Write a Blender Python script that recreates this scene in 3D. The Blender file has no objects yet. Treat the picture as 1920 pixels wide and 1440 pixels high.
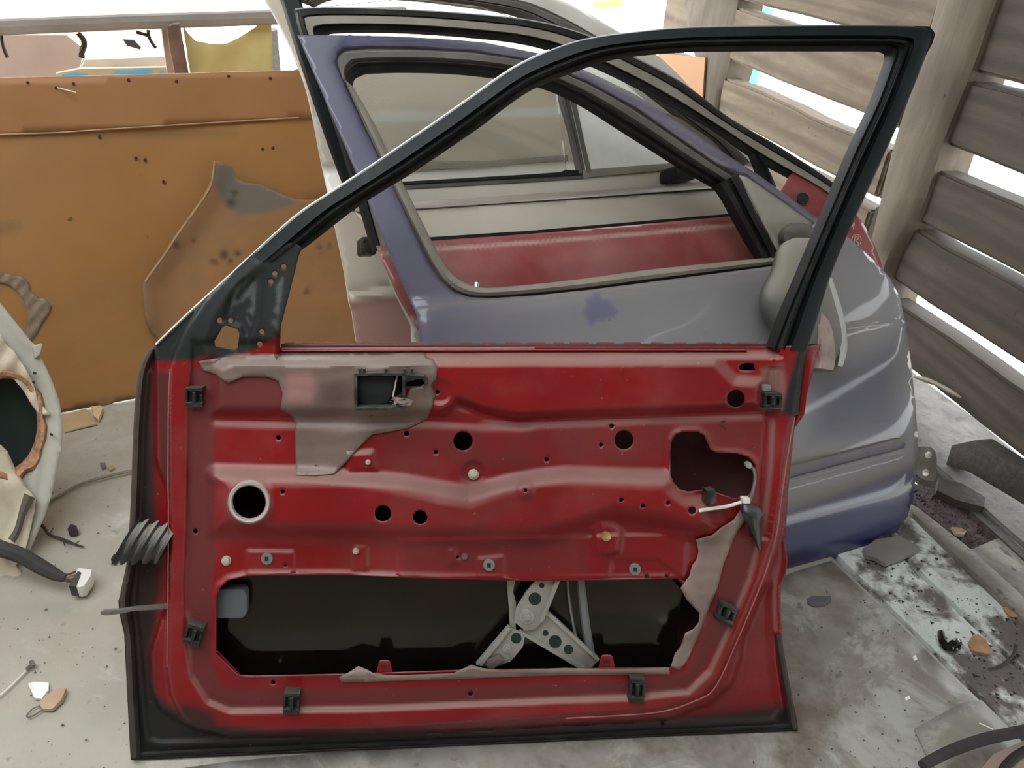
import bpy, bmesh, math, random
import numpy as np
from mathutils import Vector, Matrix
from mathutils.geometry import delaunay_2d_cdt

random.seed(7)
rng = np.random.default_rng(7)
scene = bpy.context.scene
COL = scene.collection

# ------------------------------------------------------------------ camera
F = 1450.0                      # focal length in pixels of the 1920 x 1440 frame
H = 1.2896                      # camera height above the floor
CAM = np.array([0.0, 0.0, H])
_d = np.array([-210.0, 2313.0, F]); _d /= np.linalg.norm(_d)
_Z = -_d
_Y = np.array([0, 0, 1.0]) - _Z * _Z[2]; _Y /= np.linalg.norm(_Y)
_X = np.cross(_Y, _Z)
R = np.array([_X, _Y, _Z])      # camera axes (right, down, forward) -> world
cam_data = bpy.data.cameras.new('camera')
cam_data.sensor_width = 36.0
cam_data.lens = F / 1920.0 * 36.0
cam_data.clip_start = 0.02
cam = bpy.data.objects.new('camera', cam_data)
COL.objects.link(cam)
cam.matrix_world = Matrix((
    (R[0, 0], -R[0, 1], -R[0, 2], 0.0),
    (R[1, 0], -R[1, 1], -R[1, 2], 0.0),
    (R[2, 0], -R[2, 1], -R[2, 2], H),
    (0, 0, 0, 1)))
scene.camera = cam

# ------------------------------------------------------------------ light
world = bpy.data.worlds.new('overcast_sky')
scene.world = world
world.use_nodes = True
wn = world.node_tree
wn.nodes.clear()
wo = wn.nodes.new('ShaderNodeOutputWorld')
wb = wn.nodes.new('ShaderNodeBackground')
wb.inputs[0].default_value = (0.93, 0.97, 1.0, 1)
wb.inputs[1].default_value = 6.4
ROOF_Y0, ROOF_Y1 = -0.75, 1.1
wn.links.new(wb.outputs[0], wo.inputs[0])
scene.view_settings.view_transform = 'Standard'
scene.view_settings.look = 'None'
scene.view_settings.gamma = 1.0
scene.view_settings.use_curve_mapping = False
scene.view_settings.exposure = 0.0

# ------------------------------------------------------------------ node materials
def srgb(r, g, b):
    f = lambda c: (c / 255 / 12.92) if c <= 10 else ((c / 255 + 0.055) / 1.055) ** 2.4
    return (f(r), f(g), f(b))

class G:
    def __init__(s, m):
        s.m = m; s.nt = m.node_tree; s.n = s.nt.nodes; s.l = s.nt.links
    def new(s, t, **k):
        n = s.n.new(t)
        for a, v in k.items(): setattr(n, a, v)
        return n
    def link(s, a, b): s.l.new(a, b)
    def noise(s, scale, detail=4, rough=0.6, vec=None, dist=0.0):
        n = s.new('ShaderNodeTexNoise')
        n.inputs['Scale'].default_value = scale
        n.inputs['Detail'].default_value = detail
        n.inputs['Roughness'].default_value = rough
        n.inputs['Distortion'].default_value = dist
        if vec is not None: s.link(vec, n.inputs['Vector'])
        return n.outputs['Fac']
    def rng(s, v, a, b, lo=0.0, hi=1.0):
        n = s.new('ShaderNodeMapRange'); n.clamp = True
        s.link(v, n.inputs[0])
        for i, x in enumerate((a, b, lo, hi)): n.inputs[i + 1].default_value = x
        return n.outputs[0]
    def math(s, op, a, b=None):
        n = s.new('ShaderNodeMath', operation=op)
        for i, x in enumerate((a, b)):
            if x is None: continue
            if isinstance(x, (int, float)): n.inputs[i].default_value = x
            else: s.link(x, n.inputs[i])
        return n.outputs[0]
    def clamp(s, a):
        n = s.new('ShaderNodeClamp'); s.link(a, n.inputs[0]); return n.outputs[0]
    def mix(s, fac, a, b):
        n = s.new('ShaderNodeMix', data_type='RGBA')
        if isinstance(fac, (int, float)): n.inputs[0].default_value = fac
        else: s.link(fac, n.inputs[0])
        for i, x in ((6, a), (7, b)):
            if isinstance(x, tuple): n.inputs[i].default_value = (*x[:3], 1)
            else: s.link(x, n.inputs[i])
        return n.outputs[2]
    def mixf(s, fac, a, b):
        n = s.new('ShaderNodeMix', data_type='FLOAT')
        s.link(fac, n.inputs[0])
        for i, x in ((2, a), (3, b)):
            if isinstance(x, (int, float)): n.inputs[i].default_value = x
            else: s.link(x, n.inputs[i])
        return n.outputs[0]
    def attr(s, name):
        n = s.new('ShaderNodeAttribute'); n.attribute_name = name
        return n.outputs['Fac']

def mat(name, base, rough=0.5, metal=0.0, var=0.12, vscale=6.0, dust=None, layers=(), bump=None,
        coat=0.0, spots=None, stretch=None, spec=0.5, grain=None):
    """base colour with noise variation, settled dust (noise + up-facing), named attribute layers, specks, bump"""
    m = bpy.data.materials.new(name); m.use_nodes = True
    g = G(m); bs = g.n['Principled BSDF']
    tc = g.new('ShaderNodeTexCoord').outputs['Object']
    if stretch:
        mp = g.new('ShaderNodeMapping'); mp.inputs['Scale'].default_value = stretch
        mp.inputs['Rotation'].default_value = (0, 0, 0)
        g.link(tc, mp.inputs[0]); vec = mp.outputs[0]
    else: vec = tc
    a = tuple(c * (1 - var) for c in base); b = tuple(min(1, c * (1 + var)) for c in base)
    col = g.mix(g.rng(g.noise(vscale, 5, 0.6, vec), 0.3, 0.7), a, b)
    if grain:
        gcol, gs, lo, hi = grain
        col = g.mix(g.rng(g.noise(gs, 8, 0.7, vec, 0.6), lo, hi), col, gcol)
    ro = None
    if dust:
        f = g.rng(g.noise(dust.get('scale', 5), 6, 0.65, tc), dust.get('lo', 0.35), dust.get('hi', 0.75), 0, dust.get('amt', 0.5))
        if dust.get('up', 0):
            nz = g.new('ShaderNodeSeparateXYZ')
            ge = g.new('ShaderNodeNewGeometry'); g.link(ge.outputs['Normal'], nz.inputs[0])
            u = g.rng(nz.outputs[2], dust.get('u0', 0.45), dust.get('u1', 0.95), 0, dust['up'])
            f = g.clamp(g.math('ADD', f, u))
        f = g.math('ADD', f, dust.get('base', 0.0)); f = g.clamp(f)
        col = g.mix(f, col, dust['col'])
        ro = g.mixf(f, rough, dust.get('rough', 0.8))
    for an, lc, lr in layers:
        f = g.attr(an)
        col = g.mix(f, col, lc)
        ro = g.mixf(f, ro if ro is not None else rough, lr)
    if spots:
        sc, sv, lo, hi, sa = spots
        f = g.rng(g.noise(sv, 3, 0.5, tc), lo, hi, 0, sa)
        col = g.mix(f, col, sc)
    g.link(col, bs.inputs['Base Color'])
    if ro is not None: g.link(ro, bs.inputs['Roughness'])
    else: bs.inputs['Roughness'].default_value = rough
    bs.inputs['Metallic'].default_value = metal
    bs.inputs['Specular IOR Level'].default_value = spec
    bs.inputs['Coat Weight'].default_value = coat
    bs.inputs['Coat Roughness'].default_value = 0.06
    if bump:
        bn = g.new('ShaderNodeBump'); bn.inputs['Strength'].default_value = bump[1]
        bn.inputs['Distance'].default_value = bump[2] if len(bump) > 2 else 0.003
        g.link(g.noise(bump[0], 6, 0.65, vec), bn.inputs['Height'])
        g.link(bn.outputs[0], bs.inputs['Normal'])
    return m

def glass_mat(name, tint, gloss=0.12, rough=0.03, haze=0.0, hazecol=(0.6, 0.58, 0.5)):
    m = bpy.data.materials.new(name); m.use_nodes = True
    g = G(m); g.n.remove(g.n['Principled BSDF']); out = g.n['Material Output']
    tr = g.new('ShaderNodeBsdfTransparent'); tr.inputs[0].default_value = (*tint, 1)
    gl = g.new('ShaderNodeBsdfGlossy'); gl.inputs['Roughness'].default_value = rough
    fr = g.new('ShaderNodeFresnel'); fr.inputs[0].default_value = 1.5
    mx = g.new('ShaderNodeMixShader')
    g.link(g.math('ADD', fr.outputs[0], gloss - 0.04), mx.inputs[0])
    g.link(tr.outputs[0], mx.inputs[1]); g.link(gl.outputs[0], mx.inputs[2])
    last = mx.outputs[0]
    if haze:
        df = g.new('ShaderNodeBsdfDiffuse'); df.inputs[0].default_value = (*hazecol, 1)
        m2 = g.new('ShaderNodeMixShader')
        tc = g.new('ShaderNodeTexCoord').outputs['Object']
        g.link(g.rng(g.noise(9, 6, 0.7, tc), 0.25, 0.8, haze * 0.85, haze * 1.15), m2.inputs[0])
        g.link(last, m2.inputs[1]); g.link(df.outputs[0], m2.inputs[2]); last = m2.outputs[0]
    g.link(last, out.inputs[0])
    return m

DUST = (0.30, 0.235, 0.185)
LDUST = (0.55, 0.50, 0.42)
red_in = mat('red_inner_paint', (0.19, 0.0035, 0.0065), 0.34, var=0.18, vscale=5, spec=0.35,
             dust=dict(col=(0.27, 0.16, 0.135), scale=4.5, lo=0.5, hi=0.8, amt=0.25, up=0.8, u0=0.45, u1=1.0, rough=0.6),  # dust on up-facing ledges, paled further to carry their highlight
             layers=(('dust', (0.095, 0.021, 0.022), 0.6), ('grey', (0.19, 0.135, 0.115), 0.75), ('brown', (0.026, 0.012, 0.009), 0.7), ('black', (0.008, 0.011, 0.011), 0.62), ('wear', (0.085, 0.09, 0.09), 0.6)),
             spots=((0.35, 0.2, 0.15), 160, 0.72, 0.76, 0.5))
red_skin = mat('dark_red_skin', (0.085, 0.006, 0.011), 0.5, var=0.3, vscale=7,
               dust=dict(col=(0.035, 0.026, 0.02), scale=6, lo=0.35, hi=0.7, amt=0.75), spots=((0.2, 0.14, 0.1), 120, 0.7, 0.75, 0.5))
red_old = mat('faded_red_paint', (0.20, 0.010, 0.018), 0.28, var=0.12, coat=0.4,
              dust=dict(col=(0.33, 0.15, 0.14), scale=3.5, lo=0.35, hi=0.7, amt=0.65, base=0.15),
              layers=(('edge', (0.5, 0.38, 0.33), 0.5),))
red_lip = mat('worn_red_edge', (0.33, 0.085, 0.075), 0.45, var=0.3, vscale=20)
blue_pt = mat('dusty_blue_paint', (0.009, 0.0105, 0.078), 0.35, var=0.15, coat=0.5,
              dust=dict(col=(0.16, 0.158, 0.20), scale=3.2, lo=0.35, hi=0.8, amt=0.10, rough=0.55),
              layers=(('dust', (0.235, 0.23, 0.24), 0.55), ('grime', (0.19, 0.17, 0.145), 0.85), ('clean', (0.06, 0.065, 0.24), 0.4)),
              spots=((0.06, 0.045, 0.03), 90, 0.74, 0.77, 0.6))
silver_pt = mat('dusty_silver_paint', (0.50, 0.47, 0.41), 0.34, metal=0.15, var=0.08, vscale=3,
                dust=dict(col=(0.40, 0.36, 0.28), scale=4, lo=0.3, hi=0.7, amt=0.55, up=0.2, rough=0.6))
grey_pt = mat('dusty_grey_paint', (0.48, 0.435, 0.36), 0.4, metal=0.1, var=0.1, vscale=2.5,
              dust=dict(col=(0.45, 0.385, 0.30), scale=4.5, lo=0.35, hi=0.7, amt=0.5), layers=(('band', (0.50, 0.53, 0.52), 0.4), ('white', (0.85, 0.84, 0.8), 0.5), ('pink_reflection', (0.27, 0.135, 0.115), 0.45)))
black_pt = mat('satin_black_paint', (0.006, 0.0095, 0.0105), 0.45, var=0.3, spec=0.18,
               dust=dict(col=(0.09, 0.09, 0.085), scale=14, lo=0.55, hi=0.8, amt=0.3, up=0.25, u0=0.7, u1=0.98, rough=0.6))
rubber = mat('black_rubber', (0.008, 0.009, 0.009), 0.6, var=0.3, spec=0.25, dust=dict(col=(0.10, 0.095, 0.08), scale=12, lo=0.5, hi=0.8, amt=0.3, up=0.25, u0=0.7))
rubber_dusty = mat('dusty_grey_rubber', (0.10, 0.095, 0.085), 0.75, var=0.15, dust=dict(col=(0.30, 0.275, 0.22), scale=8, lo=0.3, hi=0.7, amt=0.5, base=0.25, up=0.3))
rubber_dark = mat('dusty_dark_rubber', (0.05, 0.048, 0.045), 0.6, var=0.2, dust=dict(col=(0.22, 0.20, 0.17), scale=10, lo=0.4, hi=0.8, amt=0.4, base=0.08, up=0.3))
brown_seal = mat('brown_perished_seal', (0.032, 0.021, 0.016), 0.8, var=0.35, vscale=15, dust=dict(col=(0.09, 0.06, 0.045), scale=20, lo=0.4, hi=0.7, amt=0.4))
plastic_blk = mat('black_plastic', (0.010, 0.013, 0.012), 0.32, var=0.2, dust=dict(col=(0.16, 0.15, 0.13), scale=45, lo=0.52, hi=0.75, amt=0.5, up=0.3))
plastic_in = mat('dark_green_plastic', (0.004, 0.009, 0.009), 0.5, var=0.3, dust=dict(col=(0.03, 0.038, 0.034), scale=20, lo=0.45, hi=0.8, amt=0.4))
film_mt = mat('brown_barrier_film', (0.12, 0.078, 0.066), 0.40, var=0.22, vscale=7, dust=dict(col=(0.22, 0.17, 0.14), scale=5, lo=0.38, hi=0.75, amt=0.45, up=0.5, rough=0.6),
              layers=(('thin', (0.25, 0.125, 0.115), 0.45), ('dark', (0.05, 0.034, 0.027), 0.5)), spots=((0.02, 0.015, 0.012), 70, 0.71, 0.74, 0.9), bump=(18, 0.3, 0.004))
film_lt = mat('pale_barrier_film', (0.215, 0.16, 0.135), 0.6, var=0.25, vscale=12, bump=(20, 0.3, 0.004))
steel = mat('regulator_steel', (0.32, 0.32, 0.29), 0.42, metal=0.35, var=0.12, dust=dict(col=(0.2, 0.17, 0.13), scale=14, lo=0.45, hi=0.75, amt=0.6))
steel_dk = mat('dull_steel', (0.17, 0.16, 0.14), 0.5, metal=0.4, var=0.25, dust=dict(col=(0.08, 0.055, 0.035), scale=20, lo=0.4, hi=0.7, amt=0.6))
rail_mt = mat('guide_rail_grey', (0.16, 0.17, 0.165), 0.5, metal=0.2)
chrome = mat('dusty_chrome', (0.62, 0.58, 0.53), 0.28, metal=0.7, var=0.06, dust=dict(col=LDUST, scale=3, lo=0.3, hi=0.8, amt=0.25))
cream_pl = mat('cream_plastic', (0.40, 0.38, 0.31), 0.45, var=0.1)
white_pl = mat('white_plastic', (0.72, 0.70, 0.64), 0.45, var=0.08, vscale=10, dust=dict(col=(0.4, 0.37, 0.3), scale=10, lo=0.45, hi=0.8, amt=0.4))
gold_mt = mat('zinc_yellow_bolt', (0.55, 0.42, 0.2), 0.35, metal=0.8)
grey_pl = mat('grey_plastic', (0.16, 0.17, 0.17), 0.5, var=0.15)
foam_mt = mat('grey_rubber_stop', (0.085, 0.09, 0.10), 0.75, var=0.25, bump=(60, 0.3))
mirror_pl = mat('dusty_mirror_shell', (0.10, 0.096, 0.086), 0.5, var=0.08, dust=dict(col=(0.33, 0.315, 0.265), scale=5, lo=0.3, hi=0.7, amt=0.2, up=0.75, u0=0.35, u1=0.9))
lens_mt = mat('dirty_pink_lens', (0.30, 0.20, 0.175), 0.35, var=0.3, vscale=35, dust=dict(col=(0.42, 0.36, 0.3), scale=30, lo=0.4, hi=0.7, amt=0.6))
sail_mt = mat('beige_sail_trim', (0.27, 0.26, 0.215), 0.55, var=0.1, dust=dict(col=LDUST, scale=6, lo=0.4, hi=0.8, amt=0.3))
chalk_p = mat('pink_chalk', (0.55, 0.30, 0.27), 0.95, var=0.2, vscale=80)
board_mt = mat('ochre_hardboard', (0.37, 0.175, 0.05), 0.5, var=0.18, vscale=2.0,
               dust=dict(col=(0.30, 0.17, 0.075), scale=3.2, lo=0.35, hi=0.7, amt=0.6, rough=0.7),
               layers=(('grey', (0.20, 0.165, 0.13), 0.85), ('scuff', (0.10, 0.075, 0.055), 0.9)),
               spots=((0.05, 0.035, 0.02), 22, 0.74, 0.78, 0.7))
board_top = mat('brown_hardboard', (0.35, 0.16, 0.055), 0.55, var=0.15, vscale=3,
                dust=dict(col=(0.27, 0.16, 0.085), scale=3, lo=0.35, hi=0.75, amt=0.6, rough=0.7), spots=((0.04, 0.03, 0.02), 26, 0.74, 0.78, 0.6))
board_torn = mat('scuffed_hardboard', (0.34, 0.165, 0.06), 0.6, var=0.2, vscale=4,
                 dust=dict(col=(0.25, 0.155, 0.08), scale=7, lo=0.35, hi=0.7, amt=0.7, rough=0.8),
                 layers=(('grey', (0.17, 0.145, 0.115), 0.9), ('scuff', (0.055, 0.04, 0.03), 0.9)))
torn_paper = mat('torn_grey_fibre', (0.24, 0.18, 0.13), 0.95, var=0.3, vscale=25, bump=(60, 0.5))
board_edge = mat('pale_board_edge', (0.42, 0.28, 0.16), 0.9, var=0.2, vscale=30)
nail_mt = mat('rusty_nail', (0.03, 0.02, 0.015), 0.7)
card_white = mat('grey_white_trim_shell', (0.44, 0.43, 0.37), 0.55, var=0.1, dust=dict(col=(0.42, 0.38, 0.3), scale=7, lo=0.35, hi=0.7, amt=0.5))
cloth_mt = mat('cream_trim_cloth', (0.58, 0.51, 0.38), 0.95, var=0.2, vscale=8, bump=(40, 0.5, 0.004))
fibre_mt = mat('pressed_wood_fibre', (0.50, 0.27, 0.15), 0.95, var=0.5, vscale=70, bump=(110, 1.0, 0.01))
hole_mt = mat('dark_green_fabric', (0.006, 0.017, 0.013), 0.9, var=0.3)
strap_mt = mat('dark_strap', (0.11, 0.095, 0.075), 0.9)
cable_mt = mat('dark_cable_sleeve', (0.035, 0.032, 0.030), 0.8, var=0.3, vscale=30, bump=(120, 0.6))
wire_mt = mat('dusty_wire', (0.25, 0.21, 0.16), 0.7, var=0.2)
wire_lt = mat('pale_wire', (0.60, 0.56, 0.50), 0.6)
wire_red = mat('dull_red_wire', (0.13, 0.045, 0.04), 0.6)
sheet_mt = mat('dirty_galvanised_sheet', (0.30, 0.285, 0.25), 0.42, metal=0.15, var=0.25, vscale=4.5,
               dust=dict(col=(0.13, 0.10, 0.07), scale=4.2, lo=0.46, hi=0.66, amt=0.85, rough=0.75),
               spots=((0.10, 0.08, 0.06), 28, 0.66, 0.74, 0.6), bump=(7, 0.15, 0.01),
               grain=((0.43, 0.435, 0.40), 6, 0.50, 0.58))
sheet_l = mat('dusty_pale_sheet', (0.38, 0.365, 0.315), 0.36, metal=0.1, var=0.12, vscale=3, grain=((0.54, 0.54, 0.50), 3.5, 0.50, 0.66),
              dust=dict(col=(0.34, 0.30, 0.23), scale=2.6, lo=0.42, hi=0.70, amt=0.8, rough=0.7),
              spots=((0.18, 0.15, 0.11), 38, 0.68, 0.76, 0.6), bump=(5, 0.45, 0.02))
flake_mt = mat('flaking_white_board', (0.62, 0.66, 0.62), 0.45, var=0.15, vscale=9,
               dust=dict(col=(0.10, 0.085, 0.08), scale=6, lo=0.50, hi=0.58, amt=0.95, rough=0.8), bump=(30, 0.5, 0.005),
               grain=((0.30, 0.29, 0.25), 12, 0.5, 0.62), spots=((0.04, 0.03, 0.028), 48, 0.66, 0.72, 0.8))
wetboard_mt = mat('damp_grey_board', (0.16, 0.145, 0.125), 0.6, var=0.3, vscale=10, stretch=(1, 1, 1),
                  dust=dict(col=(0.34, 0.33, 0.29), scale=8, lo=0.5, hi=0.7, amt=0.6), spots=((0.03, 0.02, 0.02), 30, 0.6, 0.7, 0.8), bump=(25, 0.5, 0.005))
soil_mt = mat('dark_red_crumbs', (0.055, 0.03, 0.032), 0.6, var=0.5, vscale=60, bump=(90, 1.0, 0.012), spots=((0.2, 0.14, 0.13), 130, 0.66, 0.72, 0.8))
darkwood = mat('damp_dark_timber', (0.045, 0.037, 0.030), 0.7, var=0.35, vscale=12, grain=((0.014, 0.012, 0.010), 25, 0.45, 0.7), bump=(40, 0.6, 0.005))
sill_mt = mat('grey_sill_timber', (0.11, 0.10, 0.088), 0.7, var=0.3, vscale=10, grain=((0.045, 0.04, 0.035), 18, 0.5, 0.7), bump=(30, 0.5, 0.005))

def wood(name, base, dark, scale=(1, 1, 1)):
    """sawn timber: soft long grain, occasional knots and stains"""
    m = bpy.data.materials.new(name); m.use_nodes = True
    g = G(m); bs = g.n['Principled BSDF']
    tc = g.new('ShaderNodeTexCoord').outputs['Object']
    inf = g.new('ShaderNodeObjectInfo')
    ad = g.new('ShaderNodeVectorMath', operation='ADD'); g.link(tc, ad.inputs[0])
    cx = g.new('ShaderNodeCombineXYZ')
    for k in range(3): g.link(g.math('MULTIPLY', inf.outputs['Random'], 13.0 + 7 * k), cx.inputs[k])
    g.link(cx.outputs[0], ad.inputs[1]); tv = ad.outputs[0]
    mp = g.new('ShaderNodeMapping'); mp.inputs['Scale'].default_value = scale
    g.link(tv, mp.inputs[0]); v = mp.outputs[0]
    wv = g.new('ShaderNodeTexWave', wave_type='BANDS', bands_direction='Z')
    wv.inputs['Scale'].default_value = 0.55; wv.inputs['Distortion'].default_value = 14.0
    wv.inputs['Detail'].default_value = 2; wv.inputs['Detail Scale'].default_value = 0.45; wv.inputs['Detail Roughness'].default_value = 0.4
    g.link(v, wv.inputs[0])
    n1 = g.noise(2.2, 8, 0.7, v, 0.4)
    n2 = g.noise(4.5, 4, 0.55, tv)
    c = g.mix(g.rng(n1, 0.40, 0.62), base, tuple(0.5 * b + 0.5 * d for b, d in zip(base, dark)))
    c = g.mix(g.rng(wv.outputs['Fac'], 0.45, 1.0, 0.0, 0.5), c, dark)
    c = g.mix(g.rng(n2, 0.5, 0.75, 0, 0.5), c, tuple(x * 0.55 for x in base))
    c = g.mix(g.rng(n2, 0.25, 0.42, 0.35, 0.0), c, tuple(min(1, x * 1.5) for x in base))
    c = g.mix(g.rng(g.noise(26, 2, 0.5, tv), 0.74, 0.78, 0, 0.7), c, (0.03, 0.02, 0.015))
    br = g.new('ShaderNodeMix', data_type='RGBA', blend_type='MULTIPLY'); br.inputs[0].default_value = 1.0
    g.link(c, br.inputs[6]); vv = g.rng(inf.outputs['Random'], 0, 1, 0.82, 1.12)
    cc = g.new('ShaderNodeCombineXYZ'); [g.link(vv, cc.inputs[k]) for k in range(3)]
    g.link(cc.outputs[0], br.inputs[7]); c = br.outputs[2]
    g.link(c, bs.inputs['Base Color']); bs.inputs['Roughness'].default_value = 0.8
    bn = g.new('ShaderNodeBump'); bn.inputs['Strength'].default_value = 0.35; bn.inputs['Distance'].default_value = 0.004
    g.link(n1, bn.inputs['Height']); g.link(bn.outputs[0], bs.inputs['Normal'])
    return m
plank_mt = wood('weathered_plank', (0.215, 0.168, 0.115), (0.08, 0.052, 0.033), (9, 1.4, 9))
plank_shade = wood('shaded_weathered_plank', (0.085, 0.066, 0.048), (0.030, 0.021, 0.015), (9, 1.4, 9))  # darker copy of the plank timber; right-bay shade put into its colour
post_mt = wood('hewn_post_timber', (0.155, 0.125, 0.092), (0.06, 0.043, 0.03), (9, 9, 1.3))

# ------------------------------------------------------------------ geometry helpers
def ray(px, py):
    return R @ np.array([px - 960.0, py - 720.0, F])

def floor_pt(px, py, z=0.0):
    r = ray(px, py); return CAM + r * ((z - H) / r[2])

class Plane:
    """a real plane in the room: A a point on it, t along it, v up it, n towards the viewer"""
    def __init__(s, A, ang, lean, n=None):
        s.A = np.array(A, float); a = math.radians(ang); l = math.radians(lean)
        s.t = np.array([math.cos(a), math.sin(a), 0.0])
        n0 = np.array([s.t[1], -s.t[0], 0.0])
        s.v = -n0 * math.sin(l) + np.array([0, 0, 1.0]) * math.cos(l)
        s.n = np.cross(s.t, s.v)
    def pos(s, px, py, h=0.0):
        px = np.asarray(px, float); py = np.asarray(py, float)
        d = np.stack([px - 960, py - 720, np.full_like(px, F)], -1) @ R.T
        k = ((s.A - CAM) @ s.n + np.asarray(h)) / (d @ s.n)
        return CAM + d * k[..., None]
    def uv(s, px, py, h=0.0):
        P = s.pos(px, py, h) - s.A
        return P @ s.t, P @ s.v
    def at(s, u, v, h=0.0):
        return s.A + s.t * u + s.v * v + s.n * h
    def px(s, u, v, h=0.0):
        c = R.T @ (s.at(u, v, h) - CAM)
        return (960 + F * c[0] / c[2], 720 + F * c[1] / c[2])
FLOOR = Plane((0, 0, 0), 0, 0); FLOOR.t = np.array([1., 0, 0]); FLOOR.v = np.array([0, 1., 0]); FLOOR.n = np.array([0, 0, 1.])

def wloc(o):
    v = Vector((0, 0, 0))
    while o is not None:
        v += o.location; o = o.parent
    return v

def tag(o, label=None, cat=None, group=None, kind=None):
    if label: o['label'] = label
    if cat: o['category'] = cat
    if group: o['group'] = group
    if kind: o['kind'] = kind
    return o

def empty(name, loc, label=None, cat=None, group=None, kind=None):
    o = bpy.data.objects.new(name, None); o.empty_display_size = 0.05
    COL.objects.link(o); o.location = Vector(loc)
    return tag(o, label, cat, group, kind)

def link_mesh(name, me, m, parent=None, origin=None, smooth=True, angle=40):
    """me holds world coordinates; the object gets its origin at origin (or the parent's)"""
    ms = m if isinstance(m, (list, tuple)) else [m]
    for x in ms: me.materials.append(x)
    me.name = name
    o = bpy.data.objects.new(name, me); COL.objects.link(o)
    n = len(me.vertices); co = np.empty(n * 3); me.vertices.foreach_get('co', co); co = co.reshape(-1, 3)
    if origin is None:
        mn, mx = co.min(0), co.max(0)
        origin = np.array([(mn[0] + mx[0]) / 2, (mn[1] + mx[1]) / 2, mn[2]])
    me.vertices.foreach_set('co', (co - np.asarray(origin)).ravel())
    if parent is not None:
        o.parent = parent; o.location = Vector(origin) - wloc(parent)
    else: o.location = Vector(origin)
    if smooth:
        me.shade_smooth(); me.set_sharp_from_angle(angle=math.radians(angle))
    me.update()
    return o

def poly_mesh(verts, faces):
    me = bpy.data.meshes.new('m'); me.from_pydata([tuple(map(float, v)) for v in verts], [], [tuple(int(i) for i in f) for f in faces]); me.update()
    return me

def fix_normals(me):
    bm = bmesh.new(); bm.from_mesh(me); bmesh.ops.recalc_face_normals(bm, faces=bm.faces); bm.to_mesh(me); bm.free()

def inside(P, poly):
    poly = np.asarray(poly, float); x, y = P[:, 0], P[:, 1]
    c = np.zeros(len(P), bool); a = poly; b = np.roll(poly, -1, 0)
    for (x0, y0), (x1, y1) in zip(a, b):
        if y0 == y1: continue
        k = ((y0 > y) != (y1 > y)) & (x < (x1 - x0) * (y - y0) / (y1 - y0) + x0)
        c ^= k
    return c

def dist_line(P, pts, closed=False):
    pts = np.asarray(pts, float); best = np.full(len(P), 1e9)
    m = len(pts) if closed else len(pts) - 1
    for i in range(m):
        a = pts[i]; b = pts[(i + 1) % len(pts)]; ab = b - a; L = ab @ ab
        if L < 1e-9: continue
        t = np.clip(((P - a) @ ab) / L, 0, 1)
        best = np.minimum(best, np.hypot(*(P - (a + t[:, None] * ab)).T))
    return best

def sd(P, poly):
    d = dist_line(P, poly, True)
    return np.where(inside(P, poly), d, -d)

def sstep(x, a, b):
    t = np.clip((x - a) / (b - a), 0, 1); return t * t * (3 - 2 * t)

def smooth_line(pts, n=6, closed=False):
    """Catmull-Rom through the points (any dimension)"""
    p = np.asarray(pts, float); m = len(p); out = []
    for i in range(m if closed else m - 1):
        if closed: a, b, c, d = p[(i - 1) % m], p[i], p[(i + 1) % m], p[(i + 2) % m]
        else: a, b, c, d = p[max(i - 1, 0)], p[i], p[i + 1], p[min(i + 2, m - 1)]
        for k in range(n):
            t = k / n
            out.append(0.5 * (2 * b + (c - a) * t + (2 * a - 5 * b + 4 * c - d) * t * t + (3 * b - a - 3 * c + d) * t ** 3))
    if not closed: out.append(p[-1])
    return np.array(out)

def circle(cx, cy, r, n=20, ry=None):
    ry = r if ry is None else ry
    return [(cx + r * math.cos(2 * math.pi * i / n), cy + ry * math.sin(2 * math.pi * i / n)) for i in range(n)]

def rrect(x0, y0, x1, y1, r, n=4):
    out = []
    for cx, cy, a0 in ((x1 - r, y0 + r, -90), (x1 - r, y1 - r, 0), (x0 + r, y1 - r, 90), (x0 + r, y0 + r, 180)):
        for k in range(n + 1):
            a = math.radians(a0 + 90 * k / n); out.append((cx + r * math.cos(a), cy + r * math.sin(a)))
    return out

def densify(poly, step, closed=True):
    p = np.asarray(poly, float); out = []
    m = len(p) if closed else len(p) - 1
    for i in range(m):
        a, b = p[i], p[(i + 1) % len(p)]
        k = max(1, int(np.hypot(*(b - a)) / step))
        for j in range(k): out.append(a + (b - a) * j / k)
    if not closed: out.append(p[-1])
    return np.array(out)

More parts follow.
